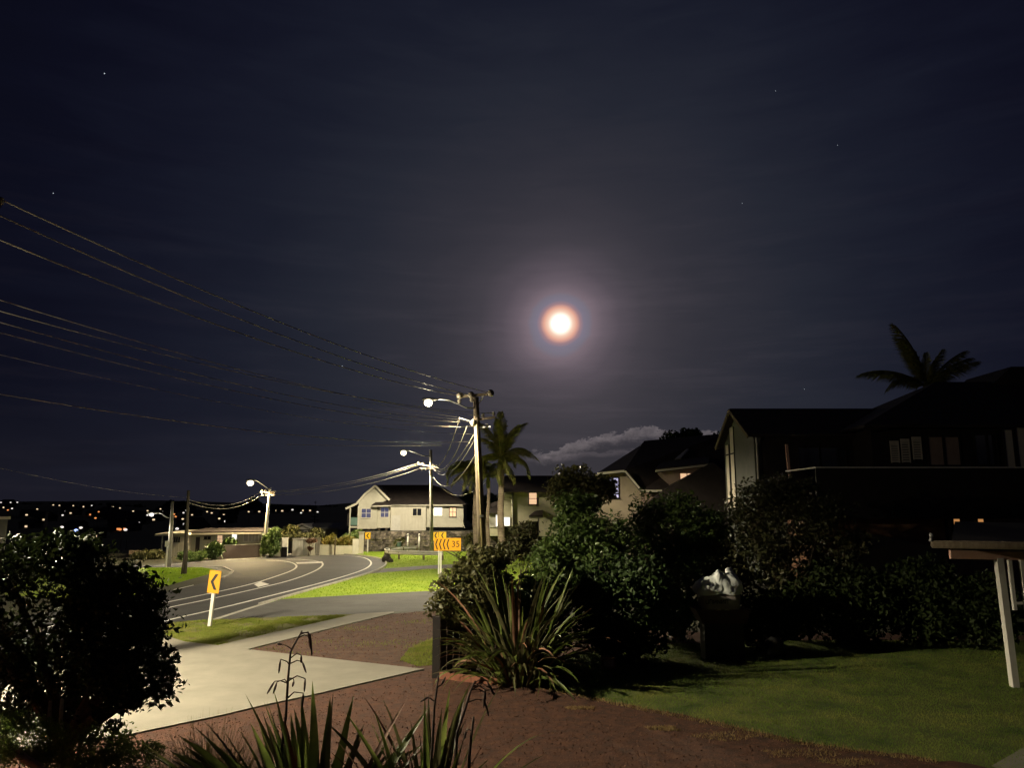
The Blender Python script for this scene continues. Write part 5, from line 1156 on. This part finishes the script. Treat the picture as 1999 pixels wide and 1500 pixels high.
bush('border_tree', 'bronze leafed spreading shrub in front of the dark house', 'tree', [(1400, 935, 1640, 1090, 28.5, 110, 70, .55), (1390, 1020, 1560, 1170, 28, 80, 70, .5), (1540, 960, 1690, 1150, 28.5, 75, 70, .5), (1440, 925, 1600, 990, 29, 40, 60, .4)], (X(1530, 28.5), 28.5, 0), .13, m_leaf_red, stems=14, r0=.12, aspect=.5)
bush('low_shrub', 'low dark shrub under the bronze one', 'shrub', [(1500, 1090, 1760, 1262, 27.8, 170, 70, .5), (1400, 1150, 1560, 1266, 27.0, 80, 60, .45)], (X(1640, 28.5), 28.5, 0), .15, m_leaf_tree, stems=7)
bush('low_shrub', 'low dark shrub left of the pavilion', 'shrub', [(1700, 1090, 1900, 1266, 27.2, 150, 70, .5), (1840, 1120, 1990, 1272, 26.3, 90, 60, .42)], (X(1800, 27.5), 27.5, 0), .15, m_leaf_tree, stems=8)
bush('low_shrub', 'dark shrub at the back of the border behind the flax', 'shrub', [(1100, 1078, 1335, 1290, 24.8, 175, 75, .46), (960, 1120, 1130, 1300, 24.0, 80, 70, .42)], (X(1220, 24.5), 24.5, 0), .15, m_leaf_dark, stems=10)
bush('roof_tree', 'tree top showing above the dormer house ridge', 'tree', [(1290, 845, 1340, 870, 90, 14, 60, .8), (1325, 838, 1375, 862, 90, 22, 60, .8), (1380, 848, 1470, 880, 90, 40, 60, 1.2)], (X(1340, 90), 90, hz(X(1340, 90), 90)), .35, m_leaf_dark, stems=10, trunk=6.0, r0=.25)
bush('far_tree', 'dark tree silhouette right of the white house roof', 'tree', [(895, 955, 940, 1020, 115, 50, 60, 1.2), (930, 965, 985, 1020, 115, 40, 60, 1.2)], (X(925, 115), 115, 2.2), .45, m_leaf_dark, stems=8, r0=.3, trunk=2)
nf = P(615, 1000, 420)
r = thing('norfolk_pine', (nf.x, nf.y, hz(nf.x, nf.y)), 'tiny tiered pine silhouette on the far hill', 'tree')
zt_, zb_ = Z(977, 420), hz(nf.x, nf.y)
MB().tube([(nf.x, nf.y, zb_ - .5), (nf.x, nf.y, zt_)], [.4, .05], 6).build('trunk', m_wood, r)
tb = MB()
for k in range(7):
    z = zb_ + (zt_ - zb_) * (.25 + .11 * k); rr = 2.8 * (1 - .12 * k)
    for j in range(9): a = j * .698 + k; tb.prism([(nf.x, nf.y, z), (nf.x + rr * math.cos(a), nf.y + rr * math.sin(a), z + .3), (nf.x + rr * math.cos(a + .25), nf.y + rr * math.sin(a + .25), z + .3)], (0, 0, .25))
tb.build('crown', m_leaf_dark, r)
# street side planting beyond the bend
bush('columnar_shrub', 'tall columnar shrub growing against the third pole', 'shrub', [(527, 1026, 543, 1080, 78.5, 40, 40, .4), (512, 1040, 525, 1086, 78.3, 22, 40, .35), (515, 1060, 545, 1086, 78.0, 26, 40, .4)], (X(530, 78.5), 78.5, 0), .22, m_leaf_lime, stems=5)
bush('dark_bush', 'rounded dark bush behind the fence gates', 'bush', [(553, 1028, 580, 1052, 86, 30, 50, .6), (545, 1042, 612, 1056, 86, 30, 50, .5), (604, 1032, 634, 1056, 88, 26, 50, .5)], (X(575, 86), 86, 0), .26, m_leaf_olive, stems=6)
bush('golden_hedge', 'golden orange hedge above the low tan fences', 'hedge', [(628, 1046, 662, 1068, 85.5, 36, 50, .45), (655, 1048, 694, 1068, 86, 36, 50, .45), (640, 1042, 654, 1056, 86, 10, 40, .35)], (X(660, 86), 86, 0), .22, m_leaf_gold, stems=5)
bush('garden_shrub', 'pale green garden shrub beside the tall pillar', 'shrub', [(668, 1040, 704, 1058, 88, 30, 45, .45), (690, 1034, 708, 1050, 89, 14, 45, .4)], (X(690, 88), 88, 0), .22, m_leaf_lime, stems=5)
bush('vine', 'dry brown vine hanging over the cream fence panel', 'vine', [(596, 1051, 618, 1061, 81.3, 14, 50, .25, .15), (600, 1058, 612, 1078, 81.4, 5, 40, .2, .1)], (X(606, 81.5), 81.5, 0), .16, m_flaxdead, stems=3)
bush('front_hedge', 'lamplit hedge in front of the long low house', 'hedge', [(343, 1078, 386, 1096, 72, 30, 50, .4), (380, 1075, 402, 1096, 73, 16, 50, .4)], (X(365, 72), 72, 0), .2, m_leaf_lime, stems=5)
bush('front_shrub', 'darker bushy shrub at the corner of the grey garden wall', 'shrub', [(400, 1058, 434, 1094, 75, 46, 50, .5), (438, 1050, 462, 1068, 78.8, 16, 45, .4)], (X(418, 75), 75, 0), .22, m_leaf_mid, stems=5)
bush('dark_hedge', 'dim hedge behind the far end of the road', 'hedge', [(255, 1076, 320, 1100, 76, 50, 50, .6)], (X(290, 76), 76, 0), .25, m_leaf_olive, stems=6)
bush('wall_shrub', 'grey green shrub at the foot of the stone wall by the pole', 'shrub', [(905, 1040, 935, 1075, 70, 26, 45, .5), (770, 1050, 792, 1072, 88, 20, 45, .4)], (X(918, 70), 70, 0), .2, m_leaf_olive, stems=5)
bush('bank_shrub', 'reddish scrub below the palms at the top of the hedge', 'shrub', [(960, 1050, 1060, 1100, 30, 40, 60, .35), (1000, 1010, 1050, 1090, 31, 26, 60, .4)], (X(1000, 30), 30, 0), .12, m_leaf_red, stems=6)
# front bed ground plants
m_fern = mat('fern', (0.07, 0.12, 0.02), (0.17, 0.21, 0.05), scale=8, rough=0.6, spec=0.2, trans=0.45)
bush('fern_shrub', 'feathery green shrub in the bottom left corner', 'shrub', [(-40, 1400, 130, 1520, 11.5, 46, 110, .22), (60, 1415, 260, 1510, 11.8, 40, 110, .2), (-40, 1385, 60, 1440, 11.6, 14, 100, .18), (170, 1450, 320, 1510, 11.8, 20, 100, .16)], (X(80, 11.6), 11.6, 0), .055, m_fern, stems=10, r0=.03, aspect=.3)
def sedge(base, n, h, spread, label, m):
    t = thing('sedge_tuft', base, label, 'grass tuft', 'sedge tufts in the front bed'); bx = np.array(base)
    a = rng.uniform(0, 2 * np.pi, n); tl = rng.random(n) ** .7 * spread; ln = h * rng.uniform(.5, 1.1, n); vs = []; fs = []
    root = np.stack([np.cos(a), np.sin(a)], 1) * (rng.random(n)[:, None] ** .5) * h * .45
    out = np.stack([np.cos(a), np.sin(a)], 1)
    V = []
    for s in (0, .35, .7, 1.0):
        ang = tl * (.4 + .9 * s); r_ = ln * s; c = np.stack([root[:, 0] + out[:, 0] * np.sin(ang) * r_, root[:, 1] + out[:, 1] * np.sin(ang) * r_, np.cos(ang) * r_], 1)
        sd = np.stack([-out[:, 1], out[:, 0], np.zeros(n)], 1) * (.006 * (1 - s * .9))[..., None] if False else np.stack([-out[:, 1], out[:, 0], np.zeros(n)], 1) * .007 * (1 - s * .92)
        V += [c - sd, c + sd]
    V = np.stack(V, 1).reshape(-1, 3); i = np.arange(n)[:, None] * 8
    F = np.concatenate([i + np.array([[2 * k, 2 * k + 1, 2 * k + 3, 2 * k + 2]]) for k in range(3)], 0)
    o = link('blades', np_mesh('blades', V, F, m), None, t); o['kind'] = 'stuff'
    return t
m_sedge = mat('sedge', (0.11, 0.11, 0.03), (0.22, 0.18, 0.07), scale=6, rough=0.6, trans=0.45)
sedge((X(440, 12.6), 12.6, 0), 1100, 1.25, .6, 'tall straw green sedge tuft before the driveway edge', m_sedge)
sedge((X(360, 12.2), 12.2, 0), 700, 1.0, .8, 'lower sedge tuft left of the tall one', m_sedge)
sedge((X(500, 11.9), 11.9, 0), 420, .7, .8, 'small sedge tuft next to the flower stalk', m_sedge)
r = thing('edging_log', (X(30, 11.4), 11.4, .1), 'pale weathered log lying in the bottom left corner', 'log')
MB().tube([P(-20, 1425, 11.5), P(20, 1458, 11.3), P(45, 1480, 11.2), P(80, 1502, 11.1)], [.055, .06, .055, .05], 9).build('trunk_piece', m_log, r); MB().tube([P(18, 1455, 11.3), P(30, 1444, 11.2)], [.025, .015], 6).build('stub', m_log, r)
for k, (px, y0, y1) in enumerate(((98, 1372, 1430), (121, 1368, 1435))):
    r = thing('garden_stake', (X(px, 13.2), 13.2, 0), ('left' if k == 0 else 'right') + ' one of two pale stakes under the round tree', 'stake', 'pale stakes under the tree')
    MB().tube([(X(px, 13.2, 1450), 13.2, -.05), P(px, y0, 13.2)], .03, 7).build('shaft', m_log, r); MB().tube([P(px, y0, 13.2), P(px, y0 - 4, 13.2)], [.03, .01], 7).build('tip', m_log, r)

# ---------------------------------------------------------------- bag on a cart, odds and ends
dg = 25.0
cart = thing('garden_cart', (X(1400, dg), dg, 0), 'low dark garden cart under the silver bag, one wheel showing', 'cart')
zt = Z(1188, dg)
MB().prism([(X(1358, dg), dg - .4, zt - .42), (X(1440, dg), dg - .4, zt - .42), (X(1450, dg), dg - .4, zt), (X(1346, dg), dg - .4, zt)], (0, .9, 0)).build('tray', m_red, cart)
c = Vector((X(1492, dg), dg - .3, .40)); w = MB().tube([c, c + Vector((0, .10, 0))], .30, 20).build('wheel', m_rubber, cart); MB().tube([c - Vector((0, .01, 0)), c + Vector((0, .11, 0))], .18, 14).build('rim', m_dpole, w)
MB().bar((X(1440, dg), dg - .25, .45), (X(1492, dg), dg - .25, .40), .05, .05).build('drawbar', m_dark, cart)
MB().box((X(1362, dg), dg - .3, 0), (X(1436, dg), dg + .3, zt - .42)).build('axle_frame', m_dark, cart)
bg = thing('bulk_bag', (X(1395, dg), dg, zt), 'crumpled silver white bulk bag with dark lettering on the low dark cart', 'bag')
nu = 48
def sack_rings(rows):
    vs = []; fs = []; n = len(rows)
    for row in rows:
        for i in range(nu):
            a = 2 * math.pi * i / nu; vs.append(row(a))
    for j in range(n - 1):
        for i in range(nu): fs.append((j * nu + i, j * nu + (i + 1) % nu, (j + 1) * nu + (i + 1) % nu, (j + 1) * nu + i))
    return vs, fs
cxb = X(1396, dg)
def ring(rx, ry, z, fold, tilt=0.0, wob=0.0):
    def f(a):
        ca_, sa_ = math.cos(a), math.sin(a); k = (abs(ca_) ** 4 + abs(sa_) ** 4) ** -.25
        w_ = fold * (math.sin(9 * a + 11 * z) + .8 * math.sin(17 * a - 23 * z) + .6 * math.sin(29 * a + 37 * z))
        zz = z + wob * (.6 * math.sin(a * 1 + 2.2) + .35 * math.sin(3 * a + .6) + .2 * math.sin(7 * a))
        return (cxb + ca_ * k * rx + w_ * ca_ - .10 * max(0, z - .5), dg + sa_ * k * ry + w_ * sa_, zt - .02 + zz)
    return f
vs, fs = sack_rings([ring(.58 + .06 * math.sin(math.pi * t * .9), .40, .62 * t, .006) for t in np.linspace(0, 1, 12)]); fs.append(tuple(range(nu - 1, -1, -1)))
bo = MB().add(vs, fs, True).build('sack', m_bagfront, bg)
rows = [ring(.65, .46, .44, .02, wob=.08), ring(.69, .49, .56, .035, wob=.10), ring(.70, .48, .70, .05, wob=.16), ring(.60, .42, .88, .06, wob=.22), ring(.44, .32, 1.02, .055, wob=.27), ring(.34, .25, .98, .05, wob=.27), ring(.32, .22, .70, .03, wob=.15)]
vs, fs = sack_rings(rows); MB().add(vs, fs, True).build('foil_collar', m_bag, bg)
lt = MB(); xx = 1378
for k, (w_, h_) in enumerate(((5, 7), (5, 7), (5, 7), (5, 7), (5, 7), (5, 7))):
    a0 = P(xx, 1179.5, dg - .42); a1 = P(xx, 1172, dg - .42); b0_ = P(xx + w_, 1179.5, dg - .42); b1_ = P(xx + w_, 1172, dg - .42)
    lt.bar(a0, a1, .02, .008, (0, 1, 0)); lt.bar(b0_, b1_, .02, .008, (0, 1, 0)); lt.bar(a1 if k % 2 else a0, b1_ if k % 3 else b0_, .02, .008, (0, 1, 0)); xx += 7.6
lt.build('lettering', m_black, bg)
r = thing('garden_brick', (X(1186, 23.5), 23.5, 0), 'single dull brick lying in the dark border', 'brick'); MB().box((X(1168, 23.5), 23.3, 0), (X(1194, 23.5), 23.6, .34)).build('block', m_brick, r); MB().box((X(1172, 23.5), 23.28, .08), (X(1190, 23.5), 23.299, .26)).build('face', m_pink, r)
r = thing('storm_drain', G(492, 1206.5), 'black storm drain slot at the kerb by the near chevron sign', 'drain')
c = G(492, 1206.5); MB().box((c.x - .5, c.y - .25, .011), (c.x + .5, c.y + .25, .022)).build('mouth', m_black, r)
for k in range(5): MB().box((c.x - .45 + .2 * k, c.y - .22, .0225), (c.x - .37 + .2 * k, c.y + .22, .03)).build('bar', m_dark, r)
r = thing('rock', G(755, 1098), 'dark rock at the kerb corner by the guardrail', 'rock'); c = G(755, 1098)
rv = MB(); rv.ball(c + Vector((0, 0, .25)), .45, 9, 6, (1, .8, .9)); rv.v = [(x + rnd.uniform(-.1, .1), y + rnd.uniform(-.1, .1), z + rnd.uniform(-.1, .12)) for x, y, z in rv.v]; rv.build('body', m_mortar, r); MB().ball(c + Vector((.45, -.5, .12)), .25, 7, 5).build('chip', m_mortar, r)
